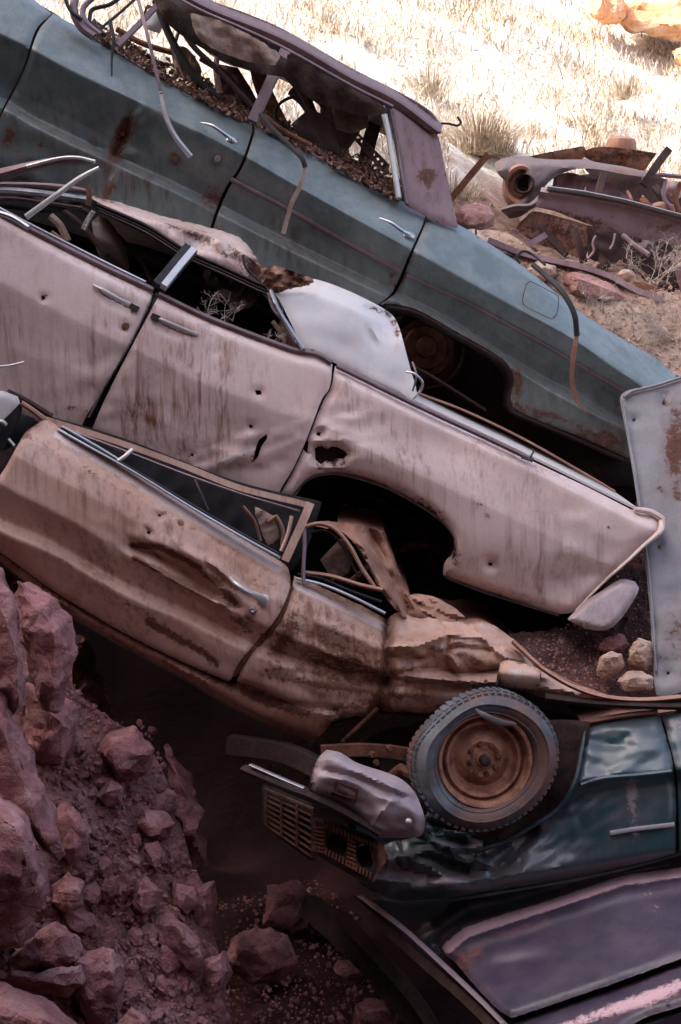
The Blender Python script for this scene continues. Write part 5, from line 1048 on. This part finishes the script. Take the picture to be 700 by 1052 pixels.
V, f = lathe([(0, .09), (.05, .10), (.09, .085), (.105, .05), (.11, -.02), (.10, -.06), (0, -.06)], P(638, 155, 10.9), (.05, -.15, 1), 28, up=(1, 0, 0)); o = build('brake_drum', V, f, M['brownrust']); tag(o, 'brown rusted drum sitting on top of the stripped front end', 'brake drum')
for i, (pts, w) in enumerate((([(489, 236, 8.9), (490, 246, 8.7), (496, 256, 8.6), (508, 261, 8.6), (516, 258, 8.7)], 1.2), ([(468, 226, 8.8), (474, 238, 8.7), (488, 252, 8.6), (500, 256, 8.6)], 1.1), ([(534, 270, 8.3), (530, 264, 8.2), (538, 258, 8.2), (548, 262, 8.2), (560, 272, 8.1)], 1.4))):
    o = bar('bent_wire', pts, w, M['rubber']); tag(o, ('black wire looped below the red stone on the teal boot', 'thin dark wire curling out from under the red stone on the teal boot', 'dark wire arched over the rear deck of the teal sedan')[i], 'wire')

# ================================================================== ROCKS
def hull_rock(outline, d, thick, seed, mat, name='rock', lab=None, group=None, cell=.05, rough=.035, facets=True, cat='rock'):
    r = random.Random(seed); o = arr(outline); c = o.mean(0); size = max(np.ptp(o[:, 0]), np.ptp(o[:, 1])) * d / F
    pts = []
    for x, y in o: pts.append(P(x, y, d + r.uniform(-.15, .15) * thick))
    for k, (s, dz) in enumerate(((.80, -.30), (.5, -.5), (.8, .3), (.5, .5))):
        off = (r.uniform(-.12, .12) * np.ptp(o[:, 0]), r.uniform(-.12, .12) * np.ptp(o[:, 1]))
        for j, (x, y) in enumerate(o):
            if (j + k) % 2 and len(o) > 6: continue
            pts.append(P(c[0] + (x - c[0]) * s + off[0], c[1] + (y - c[1]) * s + off[1], d + dz * thick * r.uniform(.75, 1.15)))
    bm = bmesh.new()
    for p in pts: bm.verts.new(p)
    res = bmesh.ops.convex_hull(bm, input=bm.verts)
    bmesh.ops.delete(bm, geom=[g for g in res['geom_interior'] if isinstance(g, bmesh.types.BMVert)], context='VERTS')
    loose = [v for v in bm.verts if not v.link_faces]; bmesh.ops.delete(bm, geom=loose, context='VERTS')
    es = [e for e in bm.edges]
    bmesh.ops.bevel(bm, geom=es, offset=size * .018, segments=1, profile=.6, affect='EDGES', clamp_overlap=True)
    for it in range(6):
        L = [e for e in bm.edges if e.calc_length() > cell]
        if not L or len(bm.faces) > 14000: break
        bmesh.ops.subdivide_edges(bm, edges=L, cuts=1, use_grid_fill=False)
        bmesh.ops.triangulate(bm, faces=[f for f in bm.faces if len(f.verts) > 3])
    bm.normal_update(); s0 = Vector((seed * 1.7, seed * .9, seed * .3)); cs = 1 / max(size, .05)
    for v in list(bm.verts):
        a = noise.fractal(v.co * cs * 3.0 + s0, .9, 2.1, 6)
        b_ = abs(noise.noise(v.co * cs * 5 + s0 * 2)) ; e = noise.noise(Vector((v.co.x, v.co.y, v.co.z * 4)) * cs * 3 + s0)
        v.co += v.normal * size * (rough * a * 1.2 - rough * b_ * 1.4 + rough * .7 * e)
    V = np.array([v.co for v in bm.verts]); f = [[q.index for q in p.verts] for p in bm.faces]; bm.free()
    o = build(name, V, f, mat, None, sharp=28)
    if lab: tag(o, lab, cat, group)
    return o

def bankd(px, py):
    px = np.atleast_1d(np.asarray(px, float)); py = np.atleast_1d(np.asarray(py, float))
    edge = np.interp(py, [560, 620, 700, 780, 860, 920, 980, 1052, 1120], [40, 80, 140, 175, 196, 208, 228, 240, 250])
    t = np.clip((edge - px) / 120, 0, 1.6)
    base = 7.85 - (py - 560) * .0016 - .85 * t ** .42
    n = 0
    for wl, am in ((70, .07), (34, .04), (16, .022), (8, .012)): n = n + am * wob(px, py, int(400 + wl), wl) * 1.4
    return base + n
big = [
 ([(-40, 570), (2, 585), (10, 610), (20, 650), (24, 700), (22, 730), (14, 738), (0, 700), (-40, 690)], 5.9, .5, 'rock', 'tall dark pink rock face at the left edge just below the tan coupe'),
 ([(14, 592), (30, 590), (52, 605), (70, 630), (72, 660), (74, 690), (70, 720), (56, 742), (44, 732), (30, 690), (22, 650), (16, 620)], 6.3, .4, 'rock', 'upright pink boulder wedged under the tan coupe at far left'),
 ([(24, 700), (44, 726), (66, 745), (76, 720), (78, 760), (66, 790), (40, 790), (24, 760)], 6.5, .4, 'rock', 'dark shadowed rock under the upright pink boulder'),
 ([(-40, 690), (0, 700), (10, 740), (22, 790), (34, 830), (60, 856), (72, 876), (62, 892), (40, 862), (20, 830), (0, 800), (-40, 790)], 5.75, .3, 'rock_slab', 'long thin slanting slab of pink rock running down from the left edge'),
 ([(-60, 780), (-10, 790), (12, 812), (30, 846), (46, 880), (50, 915), (44, 936), (20, 946), (-10, 956), (-60, 960)], 5.6, .6, 'boulder', 'large rounded pink boulder at the left edge below the slanting slab'),
 ([(-50, 935), (-10, 925), (20, 930), (36, 950), (20, 970), (-50, 985)], 5.9, .4, 'rock', 'dark ledge of rock beneath the large left boulder'),
 ([(10, 985), (30, 965), (50, 950), (62, 945), (82, 962), (88, 990), (70, 1004), (40, 1000), (14, 1000)], 5.9, .3, 'rock', 'angular peaked rock low in the left corner with a flat upper face'),
 ([(6, 1000), (40, 1000), (76, 1002), (88, 990), (86, 1012), (70, 1024), (30, 1020), (10, 1014)], 5.85, .3, 'rock', 'layered flat stone under the peaked rock in the left corner'),
 ([(-60, 1016), (0, 1006), (40, 1022), (70, 1040), (90, 1060), (60, 1110), (-60, 1110)], 5.5, .5, 'boulder', 'broad grey pink boulder filling the bottom left corner'),
 ([(76, 985), (96, 972), (118, 975), (130, 995), (128, 1020), (122, 1044), (100, 1054), (80, 1040), (74, 1010)], 5.95, .3, 'rock', 'blocky upright pink rock at the bottom beside the corner boulder'),
 ([(120, 1052), (135, 1035), (150, 1045), (165, 1070), (120, 1080)], 5.9, .2, 'rock', 'pointed stone at the bottom edge right of the blocky rock'),
 ([(50, 835), (66, 822), (88, 836), (96, 856), (90, 880), (76, 892), (60, 878), (50, 858)], 6.2, .25, 'rock', 'smooth sided rock in the middle of the rubble bank at left'),
 ([(54, 910), (70, 895), (88, 905), (84, 930), (66, 940), (54, 930)], 6.1, .25, 'rock', 'dark faceted stone beside the large left boulder'),
 ([(140, 848), (150, 832), (170, 833), (181, 846), (172, 862), (152, 864)], 6.55, .2, 'rock', 'pale angular stone standing out on the right flank of the rubble bank'),
 ([(98, 818), (112, 800), (128, 808), (126, 824), (108, 830)], 6.5, .2, 'rock', 'roundish stone high on the rubble bank'),
 ([(140, 905), (150, 900), (166, 915), (164, 935), (148, 945), (134, 934)], 6.3, .2, 'rock', 'pale rounded stone half way down the rubble bank'),
 ([(160, 940), (172, 938), (200, 962), (212, 990), (204, 998), (186, 975), (164, 966)], 6.3, .22, 'rock', 'long sloping stone low on the right flank of the rubble bank'),
 ([(176, 905), (200, 912), (204, 930), (190, 945), (174, 932)], 6.6, .25, 'rock', 'dim rounded rock near the cave mouth on the rubble bank'),
 ([(200, 910), (220, 905), (224, 930), (218, 955), (200, 966), (196, 940)], 6.75, .3, 'rock', 'dim tall rock at the right edge of the rubble bank'),
 ([(210, 985), (232, 975), (238, 1000), (226, 1030), (210, 1040), (206, 1010)], 6.6, .3, 'rock', 'dim rock at the foot of the rubble bank beside the floor'),
 ([(170, 760), (190, 790), (212, 850), (214, 890), (196, 900), (180, 850), (166, 800)], 7.1, .4, 'rock', 'tall shadowed rock at the cave mouth behind the rubble bank'),
 ([(70, 650), (90, 655), (104, 700), (124, 750), (116, 780), (92, 790), (78, 750), (68, 700)], 7.9, .5, 'rock', 'large dark rock in the shade behind the upright pink boulder'),
 ([(96, 770), (110, 752), (140, 745), (160, 770), (150, 800), (120, 800)], 6.7, .4, 'rock', 'broad dim rock at the top of the rubble bank'),
 ([(268, 952), (275, 910), (300, 904), (314, 912), (316, 950), (300, 962)], 8.1, .3, 'rock', 'dim block of red rock standing on the dark floor'),
 ([(226, 990), (240, 955), (262, 950), (296, 958), (310, 990), (300, 1012), (262, 1010)], 7.7, .25, 'rock_slab', 'flat dim slab on the dark red floor beside the rubble bank'),
 ([(362, 1052), (364, 1032), (380, 1024), (400, 1028), (410, 1044), (408, 1070), (364, 1074)], 7.4, .25, 'rock', 'rounded red stone at the bottom edge in front of the rusty beam'),
 ([(336, 1000), (350, 985), (372, 988), (380, 1006), (356, 1014)], 7.9, .25, 'rock', 'small dim stone behind the rusty beam on the floor'),
 ([(612, 690), (616, 674), (628, 668), (640, 672), (642, 686), (632, 696), (618, 698)], 7.0, .12, 'stone', 'tan stone left of the two others between tan coupe and grey panel'),
 ([(645, 684), (648, 664), (658, 655), (670, 660), (672, 680), (664, 690), (652, 690)], 7.0, .12, 'stone', 'upright tan stone against the edge of the blue grey panel'),
 ([(634, 700), (644, 690), (660, 689), (672, 696), (672, 708), (656, 710), (642, 712)], 6.92, .12, 'stone', 'flat tan stone lying lowest beside the blue grey panel'),
 ([(612, 668), (622, 655), (640, 650), (648, 662), (640, 672), (622, 672)], 7.2, .15, 'stone', 'shaded reddish stone behind the tan stones near the grey panel'),
]
for i, (o, d, th, nm, lab) in enumerate(big):
    c0 = arr(o).mean(0)
    if 48 < c0[0] < 236 and 745 < c0[1] < 1050: d = float(bankd(c0[0], c0[1])[0]) - .30 * th
    hull_rock(o, d, th, 11 + i * 3, M['tanrock'] if nm == 'stone' and i != len(big) - 1 else (M['rock'] if i % 3 else M['rock']), nm, lab, None, cell=(.028 if d < 6.4 else .04) if nm != 'stone' else .012, rough=(.028 if d < 6.0 else .045) if nm != 'stone' else .035, cat='stone' if nm == 'stone' else 'rock')
hull_rock([(467, 218), (474, 210), (490, 208), (502, 212), (509, 224), (508, 232), (496, 237), (478, 236), (469, 228)], 8.7, .22, 301, M['rock2'], 'stone', 'red brown stone resting on the rear deck of the teal sedan', cat='stone', cell=.02, rough=.03)
hull_rock([(574, 284), (586, 277), (620, 288), (650, 302), (656, 314), (640, 322), (610, 316), (580, 304)], 9.3, .4, 302, M['rock2'], 'rock_slab', 'flat slab of pinkish rock below the rail of the stripped front end', cat='rock', cell=.03, rough=.02)
hull_rock([(633, 282), (640, 276), (648, 277), (653, 283), (648, 290), (637, 289)], 9.35, .12, 303, M['tanrock'], 'stone', 'small round yellowish stone below the stripped front end', cat='stone', cell=.02, rough=.02)
hull_rock([(524, 232), (536, 236), (534, 246), (520, 250), (510, 244)], 10.3, .3, 304, M['rock2'], 'stone', 'grey pink stone under the empty headlamp of the stripped front end', cat='stone', cell=.03, rough=.03)
hull_rock([(540, 278), (552, 268), (572, 274), (574, 284), (556, 292), (544, 288)], 9.3, .25, 305, M['tanrock'], 'stone', 'pale angular stone between teal boot and pinkish slab', cat='stone', cell=.03, rough=.03)
hull_rock([(640, -30), (700, -40), (780, -30), (780, 30), (730, 40), (690, 34), (660, 36), (640, 26), (632, 6)], 17.5, 1.2, 306, M['orange'], 'boulder', 'large orange sandstone boulder at the top right corner', cat='boulder', cell=.10, rough=.05)
hull_rock([(606, -20), (634, -14), (646, 8), (638, 24), (618, 26), (606, 14)], 17.0, .8, 307, M['orange'], 'boulder', 'smaller orange boulder left of the large corner boulder', cat='boulder', cell=.08, rough=.06)
hull_rock([(686, 52), (720, 44), (760, 60), (740, 84), (700, 72)], 15.5, .6, 308, M['orange'], 'boulder', 'orange rock on the right edge below the corner boulder', cat='boulder', cell=.08, rough=.06)

# rubble bank sheet under the rocks
o = panel('rubble_bank', [(-80, 545), (20, 575), (46, 604), (58, 650), (74, 705), (112, 738), (148, 762), (170, 800), (186, 850), (200, 900), (222, 970), (240, 1060), (250, 1120), (-80, 1120)], bankd, M['soil'], None, step=4, th=.5, roll=0, sharp=30); o['kind'] = 'structure'

# rubble: shared meshes, one object per stone
protos = []
for k in range(9):
    n = random.Random(900 + k).randint(5, 7); r = random.Random(950 + k)
    ol = [(350 + math.cos(a) * 25 * r.uniform(.6, 1.15), 526 + math.sin(a) * 15 * r.uniform(.6, 1.25)) for a in np.linspace(0, 6.283, n, endpoint=False)]
    protos.append(hull_rock(ol, 7, .16, 500 + k * 7, M['rock'], 'rubble_stone', None, cell=.02, rough=.05))
rp = random.Random(77); bigo = [arr(b[0]) for b in big]; placed = []
lab_mid = 'broken red stone among many alike in the rubble bank at left'
cnt = 0; tries = 0
while cnt < 285 and tries < 9000:
    tries += 1
    px = rp.uniform(46, 238); py = rp.uniform(742, 1060)
    edge = np.interp(py, [560, 620, 700, 780, 860, 920, 980, 1052, 1120], [40, 80, 140, 175, 196, 208, 228, 240, 250])
    if px > edge - 4 or px < np.interp(py, [760, 1052], [60, 90]): continue
    s = rp.choice([.10, .12, .15, .18, .22, .3, .42] if cnt > 24 else [.45, .6, .75])
    if any(inside(np.array([px]), np.array([py]), b)[0] for b in bigo): continue
    if any(math.hypot(px - a, py - b) < (s + c) * 13 for a, b, c in placed): continue
    placed.append((px, py, s)); src = protos[cnt % 9]
    q = src if cnt < 9 else src.copy()
    if cnt >= 9: COL.objects.link(q)
    d = float(bankd(px, py)[0])
    q.location = tuple(P(px, py, d - .03 * s)); q.scale = (s * rp.uniform(.8, 1.25), s, s * rp.uniform(.7, 1.1)); q.rotation_euler = (rp.uniform(0, 6.3), rp.uniform(0, 6.3), rp.uniform(0, 6.3))
    tag(q, lab_mid, 'stone', 'loose stones of the rubble bank'); cnt += 1

def gravel(name, label, fn, poly, n, mat, size):
    V = []; Fc = []; pl = arr(poly); x0, y0 = pl.min(0); x1, y1 = pl.max(0); k = 0
    while k < n:
        x = rng.uniform(x0, x1, 400); y = rng.uniform(y0, y1, 400); m = inside(x, y, pl); x, y = x[m], y[m]; d = fn(x, y); c = P(x, y, d)
        for cc in c:
            s = size[0] + (size[1] - size[0]) * rng.random() ** 4; r = np.linalg.qr(rng.normal(size=(3, 3)))[0]; b = len(V); q = rng.uniform(.55, 1.1, 6)
            for j in range(3): V += [cc + r[j] * s * q[j], cc - r[j] * s * q[j + 3]]
            for a in (0, 1):
                for e in (2, 3):
                    for g_ in (4, 5): Fc.append([b + a, b + e, b + g_])
            k += 1
            if k >= n: break
    o = build(name, V, Fc, mat, None, smooth=False); o['kind'] = 'stuff'; o['label'] = label; o['category'] = 'gravel'; return o
gravel('gravel', 'fine broken red gravel scattered between the rocks of the left bank', bankd, [(40, 640), (74, 705), (112, 738), (148, 762), (170, 800), (186, 850), (200, 900), (222, 970), (240, 1060), (30, 1060), (50, 800)], 5200, M['rock'], (.004, .024))

# ================================================================== GROUND
def ground_h(x, y):
    x = np.asarray(x, float); y = np.asarray(y, float)
    top = 4.42 - .42 * np.clip(x, -8, 2.6) - .12 * np.clip(x - 2.6, 0, 30) + np.where(x > 0, -.06 * x, 0)
    yb = 2.9 - .25 * np.clip(x, -2, 2)
    hill = top + .47 * (y - yb) - .0012 * np.clip(y - 12, 0, 200) ** 2
    hill = hill + .10 * np.sin(x * 1.3 + y * .7) * np.exp(-np.abs(y - yb) * .0) * .5 + .07 * np.sin(x * 2.9 - y * 1.9 + 1) + .04 * np.sin(x * 5.3 + y * 4.1)
    floor = .02 + .16 * np.clip(y, 0, 3) + np.clip(-y - 2.2, 0, 3) * .62 + .05 * np.sin(x * 4 + y * 3) + .03 * np.sin(x * 9 - y * 7) + np.clip(-x - 2.2, 0, 6) * .9 + np.clip(x - 3.5, 0, 6) * .5
    t = np.clip((y - (yb - .75)) / .8, 0, 1); t = t * t * (3 - 2 * t)
    return floor * (1 - t) + hill * t
def axis(a, b, n, c, p):
    t = np.linspace(-1, 1, n); s = np.sign(t) * np.abs(t) ** p
    return c + np.where(s < 0, s * (c - a), s * (b - c))
xs = axis(-70, 70, 260, .3, 2.4); ys = axis(-60, 95, 420, 4.0, 2.1)
X, Y = np.meshgrid(xs, ys); Z = ground_h(X, Y)
nx, ny = len(xs), len(ys)
Zf = Z.ravel().copy(); xf, yf = X.ravel(), Y.ravel()
for i in range(len(Zf)):
    if abs(xf[i]) < 12 and -8 < yf[i] < 30:
        Zf[i] += .10 * noise.fractal(Vector((xf[i] * 1.3, yf[i] * 1.3, 2)), .9, 2, 5)
V = np.column_stack([xf, yf, Zf])
fc = [[j * nx + i, j * nx + i + 1, (j + 1) * nx + i + 1, (j + 1) * nx + i] for j in range(ny - 1) for i in range(nx - 1)]
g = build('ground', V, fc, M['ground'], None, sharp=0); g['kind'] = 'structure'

def ground_d(px, py):
    px = np.atleast_1d(np.asarray(px, float)); py = np.atleast_1d(np.asarray(py, float)); out = np.full(len(px), 12.0)
    for d in np.arange(11.5, 5.5, -.05):
        q = P(px, py, np.full(len(px), d)); m = q[:, 2] > ground_h(q[:, 0], q[:, 1]) - .01; out[m & (out > d) & (q[:, 2] < ground_h(q[:, 0], q[:, 1]) + .06)] = d
    return out
gravel('gravel', 'dim grit and rust flakes on the red floor at the foot of the pile', ground_d, [(215, 930), (330, 900), (380, 960), (450, 1060), (230, 1060)], 1500, M['rock'], (.004, .022))
# low rock wall standing behind the pile in the dark
def in_view(n, ymin, ymax):
    """random ground points inside the camera's cone"""
    y = ymin + (ymax - ymin) * rng.random(n) ** 1.25
    x = (rng.random(n) * 2 - 1) * (.245 * (y + 7) + .3)
    return x, y
def blades(name, n, ymin, ymax, hmin, hmax, label, dens=None):
    x, y = in_view(n, ymin, ymax)
    keep = np.array([noise.noise(Vector((a * 1.1, b * 1.1, 5))) + .35 * noise.noise(Vector((a * 4, b * 4, 9))) for a, b in zip(x, y)]) > rng.uniform(-.45, .35, n)
    yb = 2.9 - .25 * np.clip(x, -2, 2); keep &= y > yb + .1
    keep &= ~((x > .75) & (x < 3.0) & (y < 4.8))
    x, y = x[keep], y[keep]; n = len(x); z = ground_h(x, y)
    for i in range(n): z[i] += .10 * noise.fractal(Vector((x[i] * 1.3, y[i] * 1.3, 2)), .9, 2, 5)
    h = rng.uniform(hmin, hmax, n) * (1 + .02 * y); a = rng.uniform(0, 6.283, n); lean = rng.uniform(.1, 1.0, n) * h; w = rng.uniform(.002, .005, n) * (1 + .10 * y)
    la = rng.uniform(0, 6.283, n); b = np.column_stack([x, y, z - .01])
    s = np.column_stack([np.cos(a) * w, np.sin(a) * w, np.zeros(n)]); l = np.column_stack([np.cos(la) * lean, np.sin(la) * lean, h])
    mid = b + l * np.array([.38, .38, .6]); tip = b + l
    V = np.stack([b - s, b + s, mid + s * .8, mid - s * .8, tip], 1).reshape(-1, 3)
    k = np.arange(n) * 5
    q = np.column_stack([k, k + 1, k + 2, k + 3]); t = np.column_stack([k + 3, k + 2, k + 4])
    me = bpy.data.meshes.new(name); me.from_pydata(V.tolist(), [], q.tolist() + t.tolist()); me.materials.append(M['grass'])
    o = bpy.data.objects.new(name, me); COL.objects.link(o); o['kind'] = 'stuff'; o['label'] = label; o['category'] = 'grass'; return o
blades('dry_grass', 90000, 2.6, 16, .05, .16, 'sparse bleached dry grass covering the sunlit hillside behind the wrecks')

def tuft(px, py, d, n, h, spread, label, droop=.8, mat='grass', nm='grass_tuft', cat='grass tuft', w=.003):
    c = P(px, py, d); lst = []
    V = []; Fc = []
    for i in range(n):
        a = rng.uniform(0, 6.283); L = h * rng.uniform(.5, 1.1); o = np.array([math.cos(a), math.sin(a), 0]); st = c + o * rng.uniform(0, spread * .35) - np.array([0, 0, .02])
        k = rng.uniform(.1, 1) * droop; pts = [st + o * L * k * t ** 1.5 + np.array([0, 0, L * (t - k * .55 * t * t)]) for t in (0, .35, .7, 1)]
        sd = np.cross(o, (0, 0, 1)) * w; b = len(V)
        for j, p in enumerate(pts): q = sd * (1 - .28 * j); V += [p - q, p + q]
        for j in range(3): Fc.append([b + 2 * j, b + 2 * j + 1, b + 2 * j + 3, b + 2 * j + 2])
    o = build(nm, V, Fc, M[mat], None, smooth=False); tag(o, label, cat); return o
tuft(492, 158, 11.5, 1500, .42, .8, 'large pale tuft of straw like grass right of the teal roof corner', 1.0)
tuft(440, 95, 12.5, 420, .3, .6, 'tan grass tuft on the slope above the teal roof corner', 1.0)
tuft(465, 205, 10.2, 420, .22, .6, 'small straw tuft beside the leaning flat bar', .9)
tuft(545, 150, 12.5, 420, .28, .6, 'straw tuft on the slope just above the stripped front end', 1.0)
tuft(640, 100, 14, 400, .3, .7, 'straw tuft below the orange corner boulders', 1.0)

def shrub(px, py, d, h, n, label, mat='twig', seed=1, wbase=.004, spread=.8, nm='dry_shrub'):
    r = random.Random(seed); lst = []
    def br(p, dr, L, w, lev):
        q = [p]; dd = dr
        for k in range(4):
            dd = (dd + Vector((r.gauss(0, .25), r.gauss(0, .25), r.gauss(0, .2)))).normalized(); q.append(q[-1] + dd * L / 4)
            if lev > 0 and k > 0:
                for _ in range(2): br(q[-1], (dd + Vector((r.gauss(0, .8), r.gauss(0, .8), r.gauss(.1, .6)))).normalized(), L * .5, w * .6, lev - 1)
        lst.append(sweep(np.array([list(v) for v in q]), np.linspace(w, w * .4, 5), np.linspace(w, w * .4, 5), 3))
    c = Vector(P(px, py, d))
    for i in range(n): br(c + Vector((r.gauss(0, .03), r.gauss(0, .03), 0)), Vector((r.gauss(0, spread), r.gauss(0, spread), 1)).normalized(), h * r.uniform(.6, 1.1), wbase, 2)
    V, f = merge(lst); o = build(nm, V, f, M[mat], None, smooth=False); tag(o, label, 'shrub'); return o
shrub(672, 292, 9.4, .26, 9, 'grey leafless shrub among the parts of the stripped front end', seed=2, wbase=.0035)
shrub(620, 330, 9.1, .22, 8, 'low tangled dead shrub above the teal boot beside the pinkish slab', seed=3, spread=1.2, wbase=.0035)
shrub(650, 350, 8.9, .2, 8, 'dead twiggy shrub at the tail end of the teal sedan', seed=5, spread=1.3, wbase=.0035)
shrub(690, 350, 8.9, .24, 9, 'dead shrub at the right edge above the blue grey panel', seed=6, spread=1.2, wbase=.0035)
shrub(221, 330, 7.35, .11, 5, 'small dry sprig growing inside the rear window of the pink sedan', seed=8, spread=.5, wbase=.0028, nm='dry_sprig')
shrub(282, 352, 7.25, .07, 3, 'tiny dry sprig at the rear corner of the pink window sill', seed=9, spread=.4, wbase=.0025, nm='dry_sprig')

# small stones on the sunlit slope and around the wrecks
ps = []
for k in range(5):
    r = random.Random(60 + k); ol = [(350 + math.cos(a) * 16 * r.uniform(.7, 1.1), 526 + math.sin(a) * 10 * r.uniform(.7, 1.15)) for a in np.linspace(0, 6.283, 7, endpoint=False)]
    ps.append(hull_rock(ol, 9, .13, 700 + k * 5, M['tanrock'] if k % 2 else M['rock2'], 'slope_stone', None, cell=.03, rough=.03))
r = random.Random(5); c_ = 0
while c_ < 110:
    if c_ < 60: x = r.uniform(.9, 2.7); y = r.uniform(1.9, 3.6)
    else: y = r.uniform(3, 11); x = r.uniform(-.2, 1) * .24 * (y + 7)
    yb = 2.9 - .25 * max(-2, min(2, x))
    if c_ >= 60 and y < yb: continue
    z = float(ground_h(x, y)) + .10 * noise.fractal(Vector((x * 1.3, y * 1.3, 2)), .9, 2, 5)
    q = ps[c_ % 5] if c_ < 5 else ps[c_ % 5].copy()
    if c_ >= 5: COL.objects.link(q)
    s = r.choice([.3, .4, .6, .9]); q.scale = (s, s, s * .8); q.rotation_euler = (r.uniform(0, 6), r.uniform(0, 6), r.uniform(0, 6)); q.location = (x, y, z)
    if c_ < 60: tag(q, 'small pinkish stone strewn on the ground around the stripped front end', 'stone', 'stones around the stripped front end')
    else: tag(q, 'small pale stone on the sunlit grassy slope', 'stone', 'stones on the sunlit slope')
    c_ += 1

# earth and gravel that has run down onto the coupe's tail and into the gap by the grey panel
def heap(px, py):
    px = np.atleast_1d(np.asarray(px, float)); py = np.atleast_1d(np.asarray(py, float))
    return 7.75 - (py - 560) * .0048 + .03 * wob(px, py, 3, 30) + .015 * wob(px, py, 4, 10)
o = panel('earth_heap', [(500, 664), (528, 652), (560, 648), (590, 640), (612, 626), (622, 600), (640, 560), (660, 500), (760, 480), (760, 740), (700, 716), (660, 718), (620, 715), (580, 704)], heap, M['shadesoil'], None, step=4, th=.5, roll=0, sharp=30, jag=1.2); o['kind'] = 'structure'
gravel('gravel', 'grit and small stones spilled over the tail of the tan coupe', heap, [(510, 664), (560, 652), (612, 630), (626, 600), (650, 560), (672, 560), (672, 712), (620, 710), (570, 694)], 1600, M['rock2'], (.003, .014))
def heap2(px, py):
    px = np.atleast_1d(np.asarray(px, float)); py = np.atleast_1d(np.asarray(py, float))
    return 9.2 - (py - 300) * .006 + .04 * wob(px, py, 13, 30) + .02 * wob(px, py, 14, 12)
o = panel('earth_bank', [(480, 236), (520, 240), (560, 266), (600, 280), (650, 292), (700, 304), (780, 318), (780, 480), (700, 470), (660, 440), (600, 380), (560, 330)], heap2, M['paleearth'], None, step=5, th=.4, roll=0, sharp=30); o['kind'] = 'structure'

# ================================================================== CLIFF that shades the ravine (left of and behind the photographer)
gravel('gravel', 'pale chips and grit strewn over the ground before the stripped front end', heap2, [(500, 240), (600, 266), (700, 290), (700, 460), (660, 430), (590, 360)], 1800, M['paleearth'], (.004, .020))
def unseen_cliff(name, x0, y0, x1, y1, H, thick, seed):
    n, m = 60, 30; V = []; a = np.array([x0, y0]); b = np.array([x1, y1]); t_ = (b - a) / np.linalg.norm(b - a); nn = np.array([t_[1], -t_[0]])
    for s in (0, 1):
        for j in range(m + 1):
            for i in range(n + 1):
                q = a + (b - a) * i / n; z = -2 + (H + 2) * j / m
                k = (.8 * noise.fractal(Vector((q[0] * .3 + seed, q[1] * .3, z * .5)), .9, 2, 5) + (j / m) ** 2 * .5) * (1 if s == 0 else -1) + thick * s
                p = q - nn * k if s == 0 else q - nn * k
                V.append((p[0], p[1], z + (.6 * noise.noise(Vector((q[0] * .4, q[1] * .4, seed))) if j == m else 0)))
    N_ = (n + 1) * (m + 1); f = []
    for s in (0, 1):
        for j in range(m):
            for i in range(n):
                c = s * N_ + j * (n + 1) + i; f.append([c, c + 1, c + n + 2, c + n + 1])
    for i in range(n):
        c = m * (n + 1) + i; f.append([c, c + 1, c + 1 + N_, c + N_])
    for j in range(m):
        for i in (0, n): c = j * (n + 1) + i; f.append([c, c + n + 1, c + n + 1 + N_, c + N_])
    o = build(name, V, f, M['rock'], None, sharp=0); o['kind'] = 'structure'; return o
unseen_cliff('unseen_cliff', -9.5, -30, -9.5, -1.5, 25, 4, 3)
unseen_cliff('unseen_cliff', 26, -15, -12, -15, 14, 5, 8)  # opposite wall out of view, added to block the low front sky

# ================================================================== LIGHT
SUN_EL, SUN_AZ = math.radians(50), math.radians(-112)      # azimuth clockwise from +Y of where the sun stands
sd = Vector((math.sin(SUN_AZ) * math.cos(SUN_EL), math.cos(SUN_AZ) * math.cos(SUN_EL), math.sin(SUN_EL)))
sl = bpy.data.lights.new('sun', 'SUN'); sl.energy = 2.3; sl.angle = math.radians(.53); sl.color = (1, .965, .92)
so = bpy.data.objects.new('sun', sl); COL.objects.link(so); so.rotation_euler = (-sd).to_track_quat('-Z', 'Y').to_euler()
w = bpy.data.worlds.new('World'); scene.world = w; w.use_nodes = True; nt = w.node_tree
sky = nt.nodes.new('ShaderNodeTexSky'); sky.sky_type = 'NISHITA'; sky.sun_disc = False; sky.sun_elevation = SUN_EL; sky.sun_rotation = SUN_AZ
sky.ozone_density = .3; sky.dust_density = 5; sky.air_density = 1.0
nt.links.new(sky.outputs[0], nt.nodes['Background'].inputs[0]); nt.nodes['Background'].inputs[1].default_value = .15
vs = scene.view_settings; vs.view_transform = 'Standard'; vs.look = 'None'; vs.gamma = 1; vs.use_curve_mapping = False; vs.exposure = 1.95
